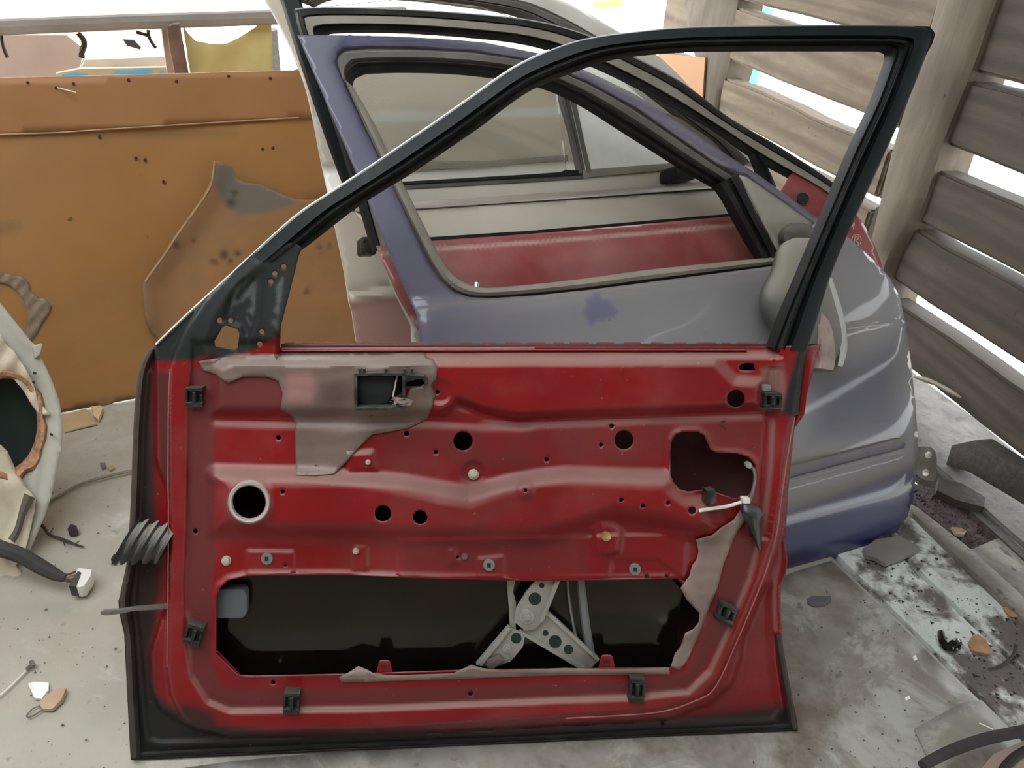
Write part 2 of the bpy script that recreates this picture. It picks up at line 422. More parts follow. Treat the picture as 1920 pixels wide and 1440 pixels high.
def plate(name, pl, outline, m, parent=None, holes=(), h=0.0, step=12, thick=0.0015, lines=(), attrs=None, origin=None, kind=None, angle=40):
    """sheet cut to an outline with holes, pressed into relief h (metres, array function of pixel points) on plane pl"""
    outline = np.asarray(outline, float)
    loops = [densify(outline, step)] + [np.asarray(x, float) for x in holes]
    pts, edges = [], []
    for lp in loops:
        s0 = len(pts); pts += [tuple(p) for p in lp]
        edges += [(s0 + i, s0 + (i + 1) % len(lp)) for i in range(len(lp))]
    for ln in lines:
        d = densify(ln, step, False); ok = inside(d, outline)
        for hh in holes: ok &= ~inside(d, hh)
        pts += [tuple(p) for p in d[ok]]
    mn, mx = outline.min(0), outline.max(0)
    gx, gy = np.meshgrid(np.arange(mn[0] + step * 0.5, mx[0], step), np.arange(mn[1] + step * 0.5, mx[1], step * 0.87))
    gx[1::2] += step * 0.5
    gp = np.stack([gx.ravel(), gy.ravel()], 1)
    if len(gp):
        ok = inside(gp, outline)
        for hh in holes: ok &= ~inside(gp, hh)
        gp = gp[ok]
        if len(gp):
            dd = np.minimum.reduce([dist_line(gp, lp, True) for lp in loops])
            gp = gp[dd > step * 0.4]
    pts += [tuple(p) for p in gp]
    r = delaunay_2d_cdt([Vector(p) for p in pts], edges, [], 0, 1e-3)
    P = np.array([tuple(v) for v in r[0]]); T = np.array([t for t in r[2] if len(t) == 3])
    c = P[T].mean(1); ok = inside(c, outline)
    for hh in holes: ok &= ~inside(c, hh)
    T = T[ok]
    hv = h(P) if callable(h) else np.full(len(P), float(h))
    W = pl.pos(P[:, 0], P[:, 1], hv)
    nn = np.cross(W[T[:, 1]] - W[T[:, 0]], W[T[:, 2]] - W[T[:, 0]])
    view = CAM - W[T[:, 0]]
    fl = (nn * view).sum(1) < 0
    T[fl] = T[fl][:, ::-1]
    used = np.unique(T); remap = -np.ones(len(P), int); remap[used] = np.arange(len(used))
    me = poly_mesh(W[used], remap[T])
    if attrs:
        for an, fn in attrs.items():
            at = me.attributes.new(an, 'FLOAT', 'POINT')
            at.data.foreach_set('value', np.clip(fn(P[used]), 0, 1).astype(np.float32))
    o = link_mesh(name, me, m, parent, origin, angle=angle)
    if thick:
        md = o.modifiers.new('thickness', 'SOLIDIFY'); md.thickness = thick; md.offset = -1; md.use_even_offset = False
    if kind: o['kind'] = kind
    return o

def block(name, pl, poly, h0, h1, m, parent=None, bev=0.0, join=None, origin=None, taper=None):
    """prism: front face at height h1 (pixel outline), walls along the plane normal back to h0. join=[(poly,h0,h1),...] adds more"""
    bm = bmesh.new()
    for pg, a, b in [(poly, h0, h1)] + list(join or []):
        pg = np.asarray(pg, float)
        Fr = pl.pos(pg[:, 0], pg[:, 1], b); Bk = Fr - pl.n * (b - a)
        f = [bm.verts.new(tuple(p)) for p in Fr]; k = [bm.verts.new(tuple(p)) for p in Bk]
        bm.faces.new(f); bm.faces.new(k[::-1]); n = len(f)
        for i in range(n): bm.faces.new((f[(i + 1) % n], f[i], k[i], k[(i + 1) % n]))
    bmesh.ops.recalc_face_normals(bm, faces=bm.faces)
    if bev: bmesh.ops.bevel(bm, geom=bm.edges[:], offset=bev, segments=2, affect='EDGES', profile=0.6, clamp_overlap=True)
    me = bpy.data.meshes.new('m'); bm.to_mesh(me); bm.free()
    return link_mesh(name, me, m, parent, origin)

def ribbon(name, pl, pairs, prof, m, parent=None, n=5, closed=False, back=0.006, origin=None, raw=False):
    """strip lofted between outer and inner edge lines; prof = [(t, h), ...] front section, solid to `back` behind its ends"""
    st = np.asarray(pairs, float) if raw else smooth_line(pairs, n, closed)
    O, I = st[:, :2], st[:, 2:4]; rows = []
    hoff = st[:, 4:5] if st.shape[1] > 4 else np.zeros((len(st), 1))
    for t, hh in prof:
        q = O * (1 - t) + I * t; rows.append(pl.pos(q[:, 0], q[:, 1], hh + hoff[:, 0]))
    lo = min(hh for _, hh in prof) - back
    rows.append(rows[-1] - pl.n * (prof[-1][1] - lo)); rows.append(rows[0] - pl.n * (prof[0][1] - lo))
    rows = np.array(rows); k, L = rows.shape[:2]
    verts = rows.transpose(1, 0, 2).reshape(-1, 3); faces = []
    for i in range(L if closed else L - 1):
        a = i * k; b = ((i + 1) % L) * k
        for j in range(k): faces.append((a + j, a + (j + 1) % k, b + (j + 1) % k, b + j))
    if not closed:
        faces.append(tuple(range(k))); faces.append(tuple(range((L - 1) * k, L * k))[::-1])
    me = poly_mesh(verts, faces); fix_normals(me)
    return link_mesh(name, me, m, parent, origin, angle=35)

def tube(name, pts, r, m, parent=None, seg=8, n=5, closed=False, smooth=True, origin=None):
    """round bar along world points; r a number or one radius per point"""
    p = np.asarray(pts, float); rr = np.full(len(p), r) if np.isscalar(r) else np.asarray(r, float)
    q = smooth_line(np.column_stack([p, rr]), n) if smooth else np.column_stack([p, rr])
    C, rad = q[:, :3], q[:, 3]; L = len(C); verts = []; up = np.array([0.13, 0.21, 0.97])
    for i in range(L):
        d = C[min(i + 1, L - 1)] - C[max(i - 1, 0)]; d = d / (np.linalg.norm(d) + 1e-12)
        a = np.cross(d, up); a = a / (np.linalg.norm(a) + 1e-12); b = np.cross(d, a); up = -np.cross(d, a) if False else up
        for k in range(seg):
            w = 2 * math.pi * k / seg; verts.append(C[i] + rad[i] * (a * math.cos(w) + b * math.sin(w)))
    faces = []
    for i in range(L - 1):
        for k in range(seg): faces.append((i * seg + k, i * seg + (k + 1) % seg, (i + 1) * seg + (k + 1) % seg, (i + 1) * seg + k))
    faces.append(tuple(range(seg))[::-1]); faces.append(tuple(range((L - 1) * seg, L * seg)))
    me = poly_mesh(verts, faces); fix_normals(me)
    return link_mesh(name, me, m, parent, origin)

def loft(name, rings, m, parent=None, origin=None, cap=True):
    """closed surface through rings of equal point count (world points)"""
    rings = np.asarray(rings, float); L, k = rings.shape[:2]; faces = []
    for i in range(L - 1):
        for j in range(k): faces.append((i * k + j, i * k + (j + 1) % k, (i + 1) * k + (j + 1) % k, (i + 1) * k + j))
    if cap: faces.append(tuple(range(k))[::-1]); faces.append(tuple(range((L - 1) * k, L * k)))
    me = poly_mesh(rings.reshape(-1, 3), faces); fix_normals(me)
    return link_mesh(name, me, m, parent, origin, angle=50)

def box(name, lo, hi, m, parent=None, bev=0.0, origin=None):
    bm = bmesh.new(); bmesh.ops.create_cube(bm, size=1)
    for v in bm.verts: v.co = Vector([lo[i] + (v.co[i] + 0.5) * (hi[i] - lo[i]) for i in range(3)])
    if bev: bmesh.ops.bevel(bm, geom=bm.edges[:], offset=bev, segments=2, affect='EDGES')
    me = bpy.data.meshes.new('m'); bm.to_mesh(me); bm.free()
    return link_mesh(name, me, m, parent, origin)


# ================================================================== the setting
WA = floor_pt(1720, 790)
WT = np.array([0.29236, -0.95631, 0.0]); WN = np.array([-0.95631, -0.29236, 0.0])

def slab(name, s0, s1, z0, z1, d0, d1, m, parent=None, bev=0.004, wob=0.0, tilt=0.0, A=None, T=None, N=None):
    """timber along the wall: s along, z up, d out of the wall; its own local axes follow the grain"""
    A = WA if A is None else A; T = WT if T is None else T; N = WN if N is None else N
    L = s1 - s0; ny = max(2, int(abs(L) / 0.12)); nz = 3
    bm = bmesh.new(); bmesh.ops.create_cube(bm, size=1)
    for v in bm.verts: v.co = Vector((v.co.x * (d1 - d0), v.co.y * L, (v.co.z + 0.5) * (z1 - z0)))
    long_e = [e for e in bm.edges if abs(e.verts[0].co.y - e.verts[1].co.y) > abs(L) * 0.9]
    if wob and ny > 2: bmesh.ops.subdivide_edges(bm, edges=long_e, cuts=ny)
    bmesh.ops.bevel(bm, geom=[e for e in bm.edges if e.calc_face_angle(0) > 1], offset=bev, segments=2, affect='EDGES')
    ph = random.random() * 9
    for v in bm.verts:
        y = v.co.y
        k = 1 if v.co.z > (z1 - z0) / 2 else 0.4
        v.co.z += wob * k * (math.sin(y * 7 + ph) + 0.5 * math.sin(y * 19 + ph * 2)) + tilt * y
        v.co.x += wob * 0.6 * math.sin(y * 11 + ph * 3 + v.co.z * 9)
    me = bpy.data.meshes.new(name); bm.to_mesh(me); bm.free()
    me.materials.append(m)
    o = bpy.data.objects.new(name, me); COL.objects.link(o)
    c = A + T * ((s0 + s1) / 2) + N * ((d0 + d1) / 2) + np.array([0, 0, z0])
    o.parent = parent; o.location = Vector(c) - (wloc(parent) if parent else Vector((0, 0, 0)))
    o.rotation_euler = (0, 0, math.atan2(-N[1], -N[0]) if np.cross(-N, T)[2] > 0 else math.atan2(N[1], N[0]))
    me.shade_smooth(); me.set_sharp_from_angle(angle=math.radians(40))
    return o

# ground outside, low and pale
gme = poly_mesh([(-30, -12, -0.75), (30, -12, -0.75), (30, 45, -0.75), (-30, 45, -0.75)], [(0, 1, 2, 3)])
ground_mt = mat('pale_dry_ground', (0.62, 0.58, 0.50), 0.9, var=0.2, vscale=0.6, dust=dict(col=(0.45, 0.47, 0.30), scale=0.35, lo=0.5, hi=0.7, amt=0.5))
tag(link_mesh('ground', gme, ground_mt, None, smooth=False), 'pale sunlit ground outside the shed', kind='structure')

# floor: pale metal sheet and boards beside the slatted wall, over a dark sub-floor
fl = empty('floor', (0.0, 1.0, -0.06), 'dirty shed floor of metal sheets and boards', kind='structure')
sub_me = poly_mesh([(-2.6, -1.6, -0.055), (1.75, -1.6, -0.055), (0.62, 4.3, -0.055), (-2.6, 4.3, -0.055)], [(0, 1, 2, 3)])
so = link_mesh('subfloor', sub_me, darkwood, fl, smooth=False)
SEAM = [(1500, 985), (1564, 1046), (1635, 1116), (1693, 1170), (1793, 1269), (1893, 1366), (1990, 1462)]
sw = [FLOOR.pos(*p) for p in SEAM]
far = FLOOR.pos(1210, 700)
poly = [tuple(w[:2]) for w in sw] + [(1.36, -1.5), (-2.5, -1.5), (-2.5, 4.2), (0.15, 4.2), tuple(far[:2])]
def floor_grid(name, poly, m, z, thick, step, parent, wave=0.0):
    poly = np.asarray(poly, float); loop = densify(poly, step)
    mn, mx = poly.min(0), poly.max(0)
    gx, gy = np.meshgrid(np.arange(mn[0], mx[0], step), np.arange(mn[1], mx[1], step)); gp = np.stack([gx.ravel(), gy.ravel()], 1)
    gp = gp[inside(gp, poly)]; gp = gp[dist_line(gp, loop, True) > step * 0.4]
    n = len(loop); pts = [Vector(p) for p in loop] + [Vector(p) for p in gp]
    r = delaunay_2d_cdt(pts, [(i, (i + 1) % n) for i in range(n)], [], 0, 1e-5)
    P = np.array([tuple(v) for v in r[0]]); T = np.array([t for t in r[2] if len(t) == 3]); T = T[inside(P[T].mean(1), poly)]
    a = P[T]; cr = np.cross(a[:, 1] - a[:, 0], a[:, 2] - a[:, 0]); T[cr < 0] = T[cr < 0][:, ::-1]
    zz = z + wave * (np.sin(P[:, 0] * 9 + 1.3 * np.sin(P[:, 1] * 4)) + np.sin(P[:, 1] * 13 + P[:, 0] * 5) - 2) * 0.5
    o = link_mesh(name, poly_mesh(np.column_stack([P, zz]), T), m, parent)
    md = o.modifiers.new('thickness', 'SOLIDIFY'); md.thickness = thick; md.offset = -1
    return o
floor_grid('metal_sheet', poly, sheet_l, 0.0, 0.004, 0.06, fl, 0.003)
# a greyer overlapping sheet right of the red door
s2 = [FLOOR.pos(*p)[:2] for p in ((1300, 1150), (1492, 1072), (1558, 1052), (1632, 1122), (1692, 1178), (1790, 1276), (1888, 1370), (1985, 1468), (1700, 1580), (300, 1580), (305, 1447), (420, 1431), (523, 1420), (760, 1400), (900, 1300))]
floor_grid('metal_sheet', s2, sheet_mt, 0.003, 0.003, 0.05, fl, 0.001)
s3 = [FLOOR.pos(*p)[:2] for p in ((1712, 1370), (1800, 1322), (1838, 1316), (1888, 1366), (1960, 1445), (1850, 1500), (1745, 1440))]
floor_grid('metal_sheet', s3, sheet_mt, 0.0065, 0.003, 0.05, fl)
def fboard(poly, h0, h1, m, bev=0.003):
    return block('floor_board', FLOOR, poly, h0, h1, m, fl, bev)
fboard([(1545, 1010), (1655, 1005), (1725, 1080), (1815, 1166), (1912, 1257), (2000, 1338), (2010, 1470), (1900, 1364), (1797, 1262), (1697, 1164), (1575, 1044)], -0.04, -0.004, flake_mt)
fboard([(1668, 1000), (1712, 968), (1793, 1054), (1860, 1118), (1918, 1174), (2020, 1272), (2020, 1346), (1917, 1250), (1820, 1160), (1731, 1075)], -0.04, -0.002, flake_mt)
fboard([(1700, 940), (1724, 953), (1822, 1030), (1930, 1128), (2000, 1195), (2000, 1240), (1920, 1160), (1796, 1044), (1712, 962)], -0.04, 0.012, wetboard_mt)
fboard([(1808, 1034), (1888, 1002), (1990, 1075), (1990, 1215), (1915, 1142), (1850, 1076)], -0.04, 0.004, wetboard_mt)
# crumbs lying between the boards and the sill
def crumbs(name, poly, n, rmin, rmax, m, parent=None, z=0.0, kind='stuff', flat=0.6):
    poly = np.asarray(poly, float); mn, mx = poly.min(0), poly.max(0); V, Fc = [], []
    k = 0
    while k < n:
        q = rng.uniform(mn, mx)
        if not inside(q[None], poly)[0]: continue
        k += 1; w = FLOOR.pos(q[0], q[1], z); r = rmin + (rmax - rmin) * rng.random() ** 3
        b = len(V)
        for (x, y, zz) in ((1, 0, .3), (-.4, .9, .2), (-.7, -.8, .3), (.1, 0, 1)):
            V.append(w + np.array([x * r * rng.uniform(.6, 1.3), y * r * rng.uniform(.6, 1.3), zz * r * flat * rng.uniform(.5, 1.2)]))
        V[b:b + 3] = [np.array([p[0], p[1], z]) for p in V[b:b + 3]]
        a0 = rng.uniform(0, 6.28)
        Fc += [(b, b + 1, b + 3), (b + 1, b + 2, b + 3), (b + 2, b, b + 3), (b, b + 2, b + 1)]
    o = link_mesh(name, poly_mesh(V, Fc), m, parent, smooth=False); o['kind'] = kind
    return o
pit = block('crumb_bed', FLOOR, [(1690, 900), (1752, 916), (1838, 958), (1925, 1012), (1990, 1065), (1960, 1090), (1880, 1006), (1808, 1034), (1822, 1028), (1724, 951)], -0.05, -0.002, soil_mt, fl)
tag(crumbs('crumbs', [(1700, 905), (1750, 925), (1900, 1012), (1880, 1010), (1815, 1030), (1730, 950)], 260, 0.003, 0.010, soil_mt, None, -0.002), 'dark red-brown crumbs between the floor boards and the sill', 'debris')

# right wall: hewn planks with open gaps, posts in front
wr = empty('wall_right', tuple(WA), 'open slatted wall of thick weathered planks', kind='structure')
for z0, z1, tl in ((1.92, 2.12, 0.0), (1.70, 1.89, 0.0), (1.475, 1.67, 0.0), (1.24, 1.44, 0.0), (1.010, 1.20, 0.0), (0.775, 0.973, 0.002), (0.55, 0.705, 0.0), (0.33, 0.51, 0.0), (0.135, 0.29, 0.0)):
    slab('plank', -2.35, -0.50, z0, z1, -0.085, 0.0, plank_mt, wr, 0.009, 0.004)
for z0, z1, tl in ((1.92, 2.12, 0.0), (1.70, 1.89, 0.0), (1.475, 1.67, 0.0), (1.24, 1.44, 0.0), (0.985, 1.19, 0.0), (0.778, 0.958, -0.003), (0.555, 0.712, 0.002), (0.336, 0.515, -0.006), (0.135, 0.293, 0.004)):
    slab('plank', -0.49, 4.2, z0, z1, -0.085, 0.0, plank_shade, wr, 0.009, 0.004, tl)
WALL = Plane(WA, math.degrees(math.atan2(-WT[1], -WT[0])), 0.0)
WALL.A = WA; WALL.t = -WT; WALL.v = np.array([0, 0, 1.0]); WALL.n = WN
def post(pairs, hf, hb, parent):
    # hewn post: four-cornered ring at each height, rounded arrises
    rings = []
    for lx, rx, y in pairs:
        L = WALL.pos(lx, y, hf); Rr = WALL.pos(rx, y, hf); w = Rr - L
        b = -WN * (hf - hb); k = 0.14
        rings.append([L + w * k, Rr - w * k, Rr + b * k, Rr + b, L + b, L + b * k])
    q = smooth_line(np.array(rings).reshape(len(rings), -1), 4).reshape(-1, 6, 3)
    return loft('post', q, post_mt, parent)
# the same width all the way up: left and right edges read off the photograph, extended to the floor and up
post([(1795, 1918, -150), (1748, 1857, 0), (1712, 1812, 130), (1668, 1758, 265), (1636, 1716, 400), (1616, 1668, 492), (1592, 1640, 600), (1560, 1600, 760)], 0.035, -0.11, wr)
post([(1272, 1385, -90), (1278, 1376, 0), (1284, 1368, 60), (1300, 1360, 120), (1310, 1345, 175), (1315, 1338, 240)], 0.02, -0.12, wr)
slab('sill_beam', -1.6, 2.6, -0.045, 0.018, -0.18, 0.125, sill_mt, wr, 0.006, 0.003)
slab('sill_edge', -0.9, 2.6, -0.05, 0.006, 0.127, 0.165, darkwood, wr, 0.006, 0.003)
# roof over the shed (out of frame), shading the inside
roof_mt = mat('old_roof_boards', (0.22, 0.17, 0.12), 0.85, var=0.2)
# opening made in the unseen roof to bring daylight down; the back is open
rf = empty('ceiling', (0, 0, 2.55), kind='structure')
box('roof_bay', (-3.6, -2.6, 2.55), (2.9, ROOF_Y0, 2.62), roof_mt, rf)
box('roof_bay', (-3.6, ROOF_Y1, 2.55), (2.9, 3.6, 2.62), roof_mt, rf)
box('roof_bay', (0.35, ROOF_Y0, 2.55), (2.9, ROOF_Y1, 2.62), roof_mt, rf)
box('roof_bay', (-3.6, ROOF_Y0, 2.55), (-2.2, ROOF_Y1, 2.62), roof_mt, rf)
box('wall_front', (-3.4, -2.2, -0.1), (2.9, -2.1, 2.55), roof_mt)['kind'] = 'structure'   # unseen shed walls, added behind and left of the camera to shut light out
box('wall_left', (-3.5, -2.2, -0.1), (-3.4, 2.2, 2.55), roof_mt)['kind'] = 'structure'

# ================================================================== red door (nearest)
_a = floor_pt(245, 1425); _b = floor_pt(1495, 1370)
RD = Plane(_a, math.degrees(math.atan2(_b[1] - _a[1], _b[0] - _a[0])), 22.0)
red = empty('car_door', (_a + _b) / 2, 'red car door stripped to its inner panel, nearest, with black window frame', 'car door')
mm = 0.001
OUT = [(285, 660), (276, 672), (262, 692), (254, 760), (249, 850), (245, 950), (240, 1040), (233, 1090), (222, 1128), (224, 1150), (233, 1190), (238, 1290), (245, 1425),
       (520, 1413), (900, 1397), (1240, 1381), (1495, 1370), (1494, 1352), (1482, 1290), (1470, 1230), (1464, 1150), (1464, 1100), (1474, 1075), (1477, 1050), (1472, 1020), (1478, 920), (1490, 800), (1497, 776)]
PAN = [(290, 648)] + OUT + [(1500, 690), (1500, 648), (1450, 650), (1000, 650), (525, 652), (527, 610), (545, 540), (560, 480), (566, 464), (520, 432), (470, 480), (410, 537), (352, 592)]
T1 = [(293, 690), (290, 640), (352, 585), (470, 470), (580, 440), (560, 540), (530, 640), (1450, 640), (1510, 640), (1494, 780), (1478, 925), (1464, 1000), (1442, 1085), (1420, 1130), (1393, 1195), (1388, 1235), (1373, 1282), (1330, 1318),
      (1250, 1347), (700, 1376), (430, 1380), (350, 1357), (302, 1330), (284, 1290), (282, 1225), (300, 1165), (318, 1120), (318, 930), (303, 890), (293, 860)]
T2 = [(317, 760), (319, 690), (330, 655), (350, 615), (385, 565), (420, 525), (470, 470), (580, 440), (560, 540), (530, 640), (1450, 640), (1510, 640), (1490, 770), (1475, 850), (1464, 940), (1457, 1000), (1433, 1080), (1383, 1200), (1343, 1285),
      (1310, 1311), (1230, 1334), (1060, 1345), (700, 1366), (420, 1372), (370, 1365), (340, 1345), (320, 1305), (313, 1250), (316, 1000)]
GRV = [(362, 640), (360, 690), (354, 760), (352, 900), (350, 1000), (345, 1100), (348, 1200), (360, 1270), (390, 1316), (430, 1333), (700, 1329), (1060, 1313), (1200, 1308), (1290, 1297), (1330, 1258), (1370, 1178), (1408, 1085), (1430, 990), (1440, 900), (1449, 790), (1452, 640)]
TOPLOW = [(522, 630), (1462, 630), (1462, 666), (1350, 666), (800, 668), (522, 668)]
BOX = [(404, 690), (430, 676), (1342, 676), (1378, 713), (1426, 716), (1428, 764), (1250, 770), (970, 782), (905, 770), (858, 752), (830, 775), (404, 772)]
RDG = [(404, 893), (556, 896), (680, 902), (760, 912), (830, 926), (880, 934), (950, 912), (1010, 900), (1060, 896), (1250, 902), (1290, 930), (1330, 948), (1346, 985), (1335, 1000), (1300, 998), (1235, 980), (1150, 966), (1090, 986), (1010, 1010), (850, 1008), (404, 992)]
BOT = [(405, 1120), (412, 1102), (428, 1088), (465, 1079), (640, 1078), (760, 1083), (1000, 1090), (1268, 1085), (1290, 1105), (1312, 1145), (1312, 1170), (1298, 1185), (1284, 1192), (1262, 1252), (900, 1256), (660, 1264), (470, 1268), (446, 1266), (405, 1226)]
LOBE = [(1257, 845), (1259, 826), (1267, 814), (1280, 809), (1308, 809), (1321, 816), (1327, 830), (1332, 843), (1345, 849), (1383, 850), (1404, 857), (1416, 871), (1420, 895), (1415, 918), (1400, 932), (1375, 935), (1352, 927), (1325, 918), (1290, 922), (1274, 917), (1263, 904), (1257, 890)]
DSLOT = [(1385, 688), (1390, 683), (1398, 681), (1412, 681), (1417, 695), (1395, 695), (1387, 693)]
SQ = [(418, 612), (424, 610), (446, 618), (449, 626), (446, 652), (440, 656), (404, 650), (402, 640)]
HND = [(669, 704), (757, 703), (795, 706), (800, 716), (790, 724), (758, 724), (757, 766), (672, 766)]
big = [(868, 827, 18), (1170, 825, 18), (1380, 748, 17), (467, 942, 31), (718, 963, 15.5), (788, 970, 13.5)]
small = [(522, 821, 4.5), (817, 848, 4), (1025, 862, 4), (1127, 834, 4), (1147, 799, 4.5), (762, 813, 5), (1165, 937, 4.2), (1206, 949, 4.2), (1253, 943, 4.2), (1298, 957, 7.5),
         (530, 922, 4.2), (366, 996, 4.5), (985, 920, 3.5), (1410, 1003, 4.5), (820, 735, 4), (690, 868, 3), (1213, 1081, 4), (1250, 1081, 4), (535, 1060, 3.5), (1412, 915, 4), (512, 1280, 4), (1193, 1262, 4.5), (882, 1301, 4.5), (858, 1045, 3),
         (412, 601, 5.5), (432, 601, 5), (508, 528, 5), (515, 513, 5), (491, 622, 5), (487, 645, 5), (532, 500, 5), (1242, 1358, 4)]
HOLES = [BOT, LOBE, DSLOT, SQ, HND] + [circle(x, y, r, 24) for x, y, r in big] + [circle(x, y, r, 10) for x, y, r in small]
def reg(P, poly, hgt, b):
    return hgt * mm * sstep(sd(P, poly), -b / 2, b / 2)
def dish(P, cx, cy, r, hgt, b=8):
    return hgt * mm * sstep(-(np.hypot(P[:, 0] - cx, P[:, 1] - cy) - r), -b / 2, b / 2)
def h_panel(P):
    h = reg(P, T1, 26, 9) + reg(P, T2, 26, 10) - reg(P, GRV, 9, 13)
    rim = dist_line(P, OUT)                                    # hem: a rounded lip round the flange
    h += 5 * mm * np.exp(-(rim / 7.0) ** 2)
    h += 7 * mm * np.exp(-(dist_line(P, [(276, 700), (268, 800), (262, 1000), (250, 1128), (258, 1200), (266, 1300), (275, 1388), (300, 1396), (900, 1376), (1450, 1352), (1466, 1330), (1452, 1240), (1447, 1120), (1452, 1060), (1455, 1030)]) / 6.0) ** 2)
    h -= reg(P, TOPLOW, 30, 16)
    h += reg(P, BOX, 17, 26) + reg(P, RDG, 33, 50)
    h += 9 * mm * np.exp(-(dist_line(P, [(404, 893), (556, 896), (760, 911), (880, 932), (960, 911), (1060, 897), (1250, 902)]) / 14.0) ** 2)
    h -= 9 * mm * np.exp(-(dist_line(P, [(862, 758), (905, 775), (970, 789), (1250, 779), (1428, 772)]) / 10.0) ** 2) + 6 * mm * np.exp(-(dist_line(P, [(404, 784), (545, 788), (700, 790), (800, 786), (905, 792), (985, 790)]) / 12.0) ** 2)
    h -= dish(P, 826, 735, 22, 6) ; h += dish(P, 887, 888, 22, -6) + dish(P, 985, 920, 15, 5, 12)
    h += reg(P, [(1112, 992), (1126, 982), (1152, 984), (1166, 996), (1160, 1034), (1142, 1042), (1120, 1038)], 10, 12)
    h += reg(P, [(745, 1012), (1290, 1000), (1285, 1084), (745, 1084)], 5, 6) + reg(P, [(462, 1032), (552, 1034), (552, 1090), (462, 1086)], 4, 6)
    h += reg(P, [(895, 1046), (945, 1042), (946, 1092), (896, 1090)], 4, 5) + reg(P, [(1150, 1052), (1232, 1048), (1290, 1092), (1140, 1092)], -4, 5)
    h += reg(P, [(650, 850), (700, 846), (708, 880), (650, 885)], 7, 12) + reg(P, [(660, 1022), (690, 1022), (690, 1068), (662, 1068)], 5, 8)
    h += reg(P, [(838, 1030), (856, 1026), (862, 1056), (840, 1060)], 5, 8)
    h += reg(P, [(1188, 672), (1240, 674), (1240, 690), (1188, 690)], 1, 8)
    h -= 5 * mm * np.exp(-(np.abs(np.minimum(sd(P, [(1440, 690), (1462, 690), (1455, 790), (1452, 900), (1438, 1010), (1425, 1010)]), 4)) / 6.0) ** 2) * (inside(P, [(1440, 690), (1470, 690), (1462, 790), (1458, 900), (1440, 1010), (1420, 1010)]))
    for hp in (BOT, LOBE): h += 5 * mm * np.exp(-(dist_line(P, hp, True) / 7.0) ** 2)
    h += 4 * mm * np.exp(-((np.hypot(P[:, 0] - 467, P[:, 1] - 942) - 40) / 7.0) ** 2)
    # mirror corner: two shallow pockets and a rib between them
    h -= reg(P, [(428, 560), (455, 525), (482, 522), (480, 600), (462, 640), (452, 612), (420, 600)], 6, 10)
    h += 3 * mm * np.exp(-(dist_line(P, [(490, 500), (484, 560), (476, 620), (466, 668)]) / 9.0) ** 2)
    h += 6 * mm * np.exp(-(dist_line(P, [(390, 664), (381, 645), (396, 600), (430, 548), (480, 498)]) / 11.0) ** 2)
    # small dents and waves of thin pressed steel
    h += 0.8 * mm * np.sin(P[:, 0] / 37.0) * np.sin(P[:, 1] / 29.0 + P[:, 0] / 90)
    return h
def a_dust(P):
    n = 0.5 + 0.5 * np.sin(P[:, 0] / 23 + 2 * np.sin(P[:, 1] / 31)) * np.sin(P[:, 1] / 27 + P[:, 0] / 60)
    d = 0.80 * sstep(sd(P, [(356, 690), (530, 690), (530, 768), (402, 770), (402, 1075), (398, 1110), (395, 1240), (420, 1290), (700, 1290), (1200, 1275), (1290, 1262), (1330, 1150), (1385, 1000), (1428, 930), (1424, 1010), (1365, 1185), (1290, 1296), (700, 1324), (430, 1330), (390, 1310), (362, 1270), (348, 1100)]), -2, 3)
    d = np.maximum(d, 0.45 * sstep(sd(P, [(1215, 785), (1425, 785), (1425, 850), (1215, 850)]), -2, 2))
    d = np.maximum(d, 0.50 * sstep(-np.hypot((P[:, 0] - 900) / 260, (P[:, 1] - 940) / 110), -1.0, -0.2) * (0.5 + 0.5 * n))
    d = np.maximum(d, 0.65 * sstep(sd(P, [(700, 795), (1250, 790), (1240, 880), (1050, 888), (700, 890)]), -30, 30) * (0.45 + 0.55 * n))
    d = np.maximum(d, 0.5 * sstep(sd(P, [(750, 1015), (1100, 1000), (1110, 1080), (750, 1080)]), -12, 18))
    d = np.maximum(d, 0.45 * sstep(sd(P, [(293, 690), (318, 690), (318, 930), (300, 880)]), -3, 3))
    return np.maximum(d, 0.12 * n)
def a_brown(P):
    x = np.interp(P[:, 1], [640, 760, 900, 1100, 1230, 1300, 1440], [288, 286, 292, 306, 280, 296, 330])
    b = 0.82 * sstep(x - P[:, 0], -8, 14)
    return np.maximum(b, 0.65 * sstep(sd(P, [(293, 700), (318, 700), (318, 930), (303, 890)]), -4, 4))
def a_grey(P):
    g = 0.3 * np.exp(-(dist_line(P, [(404, 889), (556, 892), (760, 903), (880, 926), (960, 906), (1060, 893), (1250, 897)]) / 9.0) ** 2)
    g = np.maximum(g, 0.8 * np.exp(-((np.hypot(P[:, 0] - 467, P[:, 1] - 942) - 36) / 5.0) ** 2))
    g = np.maximum(g, 0.6 * sstep(sd(P, [(1425, 690), (1470, 680), (1480, 735), (1470, 775), (1424, 770)]), -5, 10))
    g = np.maximum(g, 0.55 * np.exp(-(dist_line(P, [(800, 674), (1000, 674), (1345, 676)]) / 5.0) ** 2))  # pale line along the top ledge, its highlight painted in
    g = np.maximum(g, 0.7 * np.exp(-(dist_line(P, [(1448, 790), (1446, 860), (1432, 980), (1405, 1085), (1330, 1265), (1290, 1300)]) / 5.0) ** 2))
    g = np.maximum(g, 0.5 * np.exp(-(dist_line(P, [(352, 1150), (356, 1260), (385, 1312), (430, 1330), (640, 1328), (1060, 1310), (1280, 1296)]) / 4.0) ** 2))
    w = 0.5 + 0.5 * np.sin(P[:, 0] / 5.0 + 3 * np.sin(P[:, 1] / 17)) * np.sin(P[:, 1] / 9 + P[:, 0] / 13)
    return g
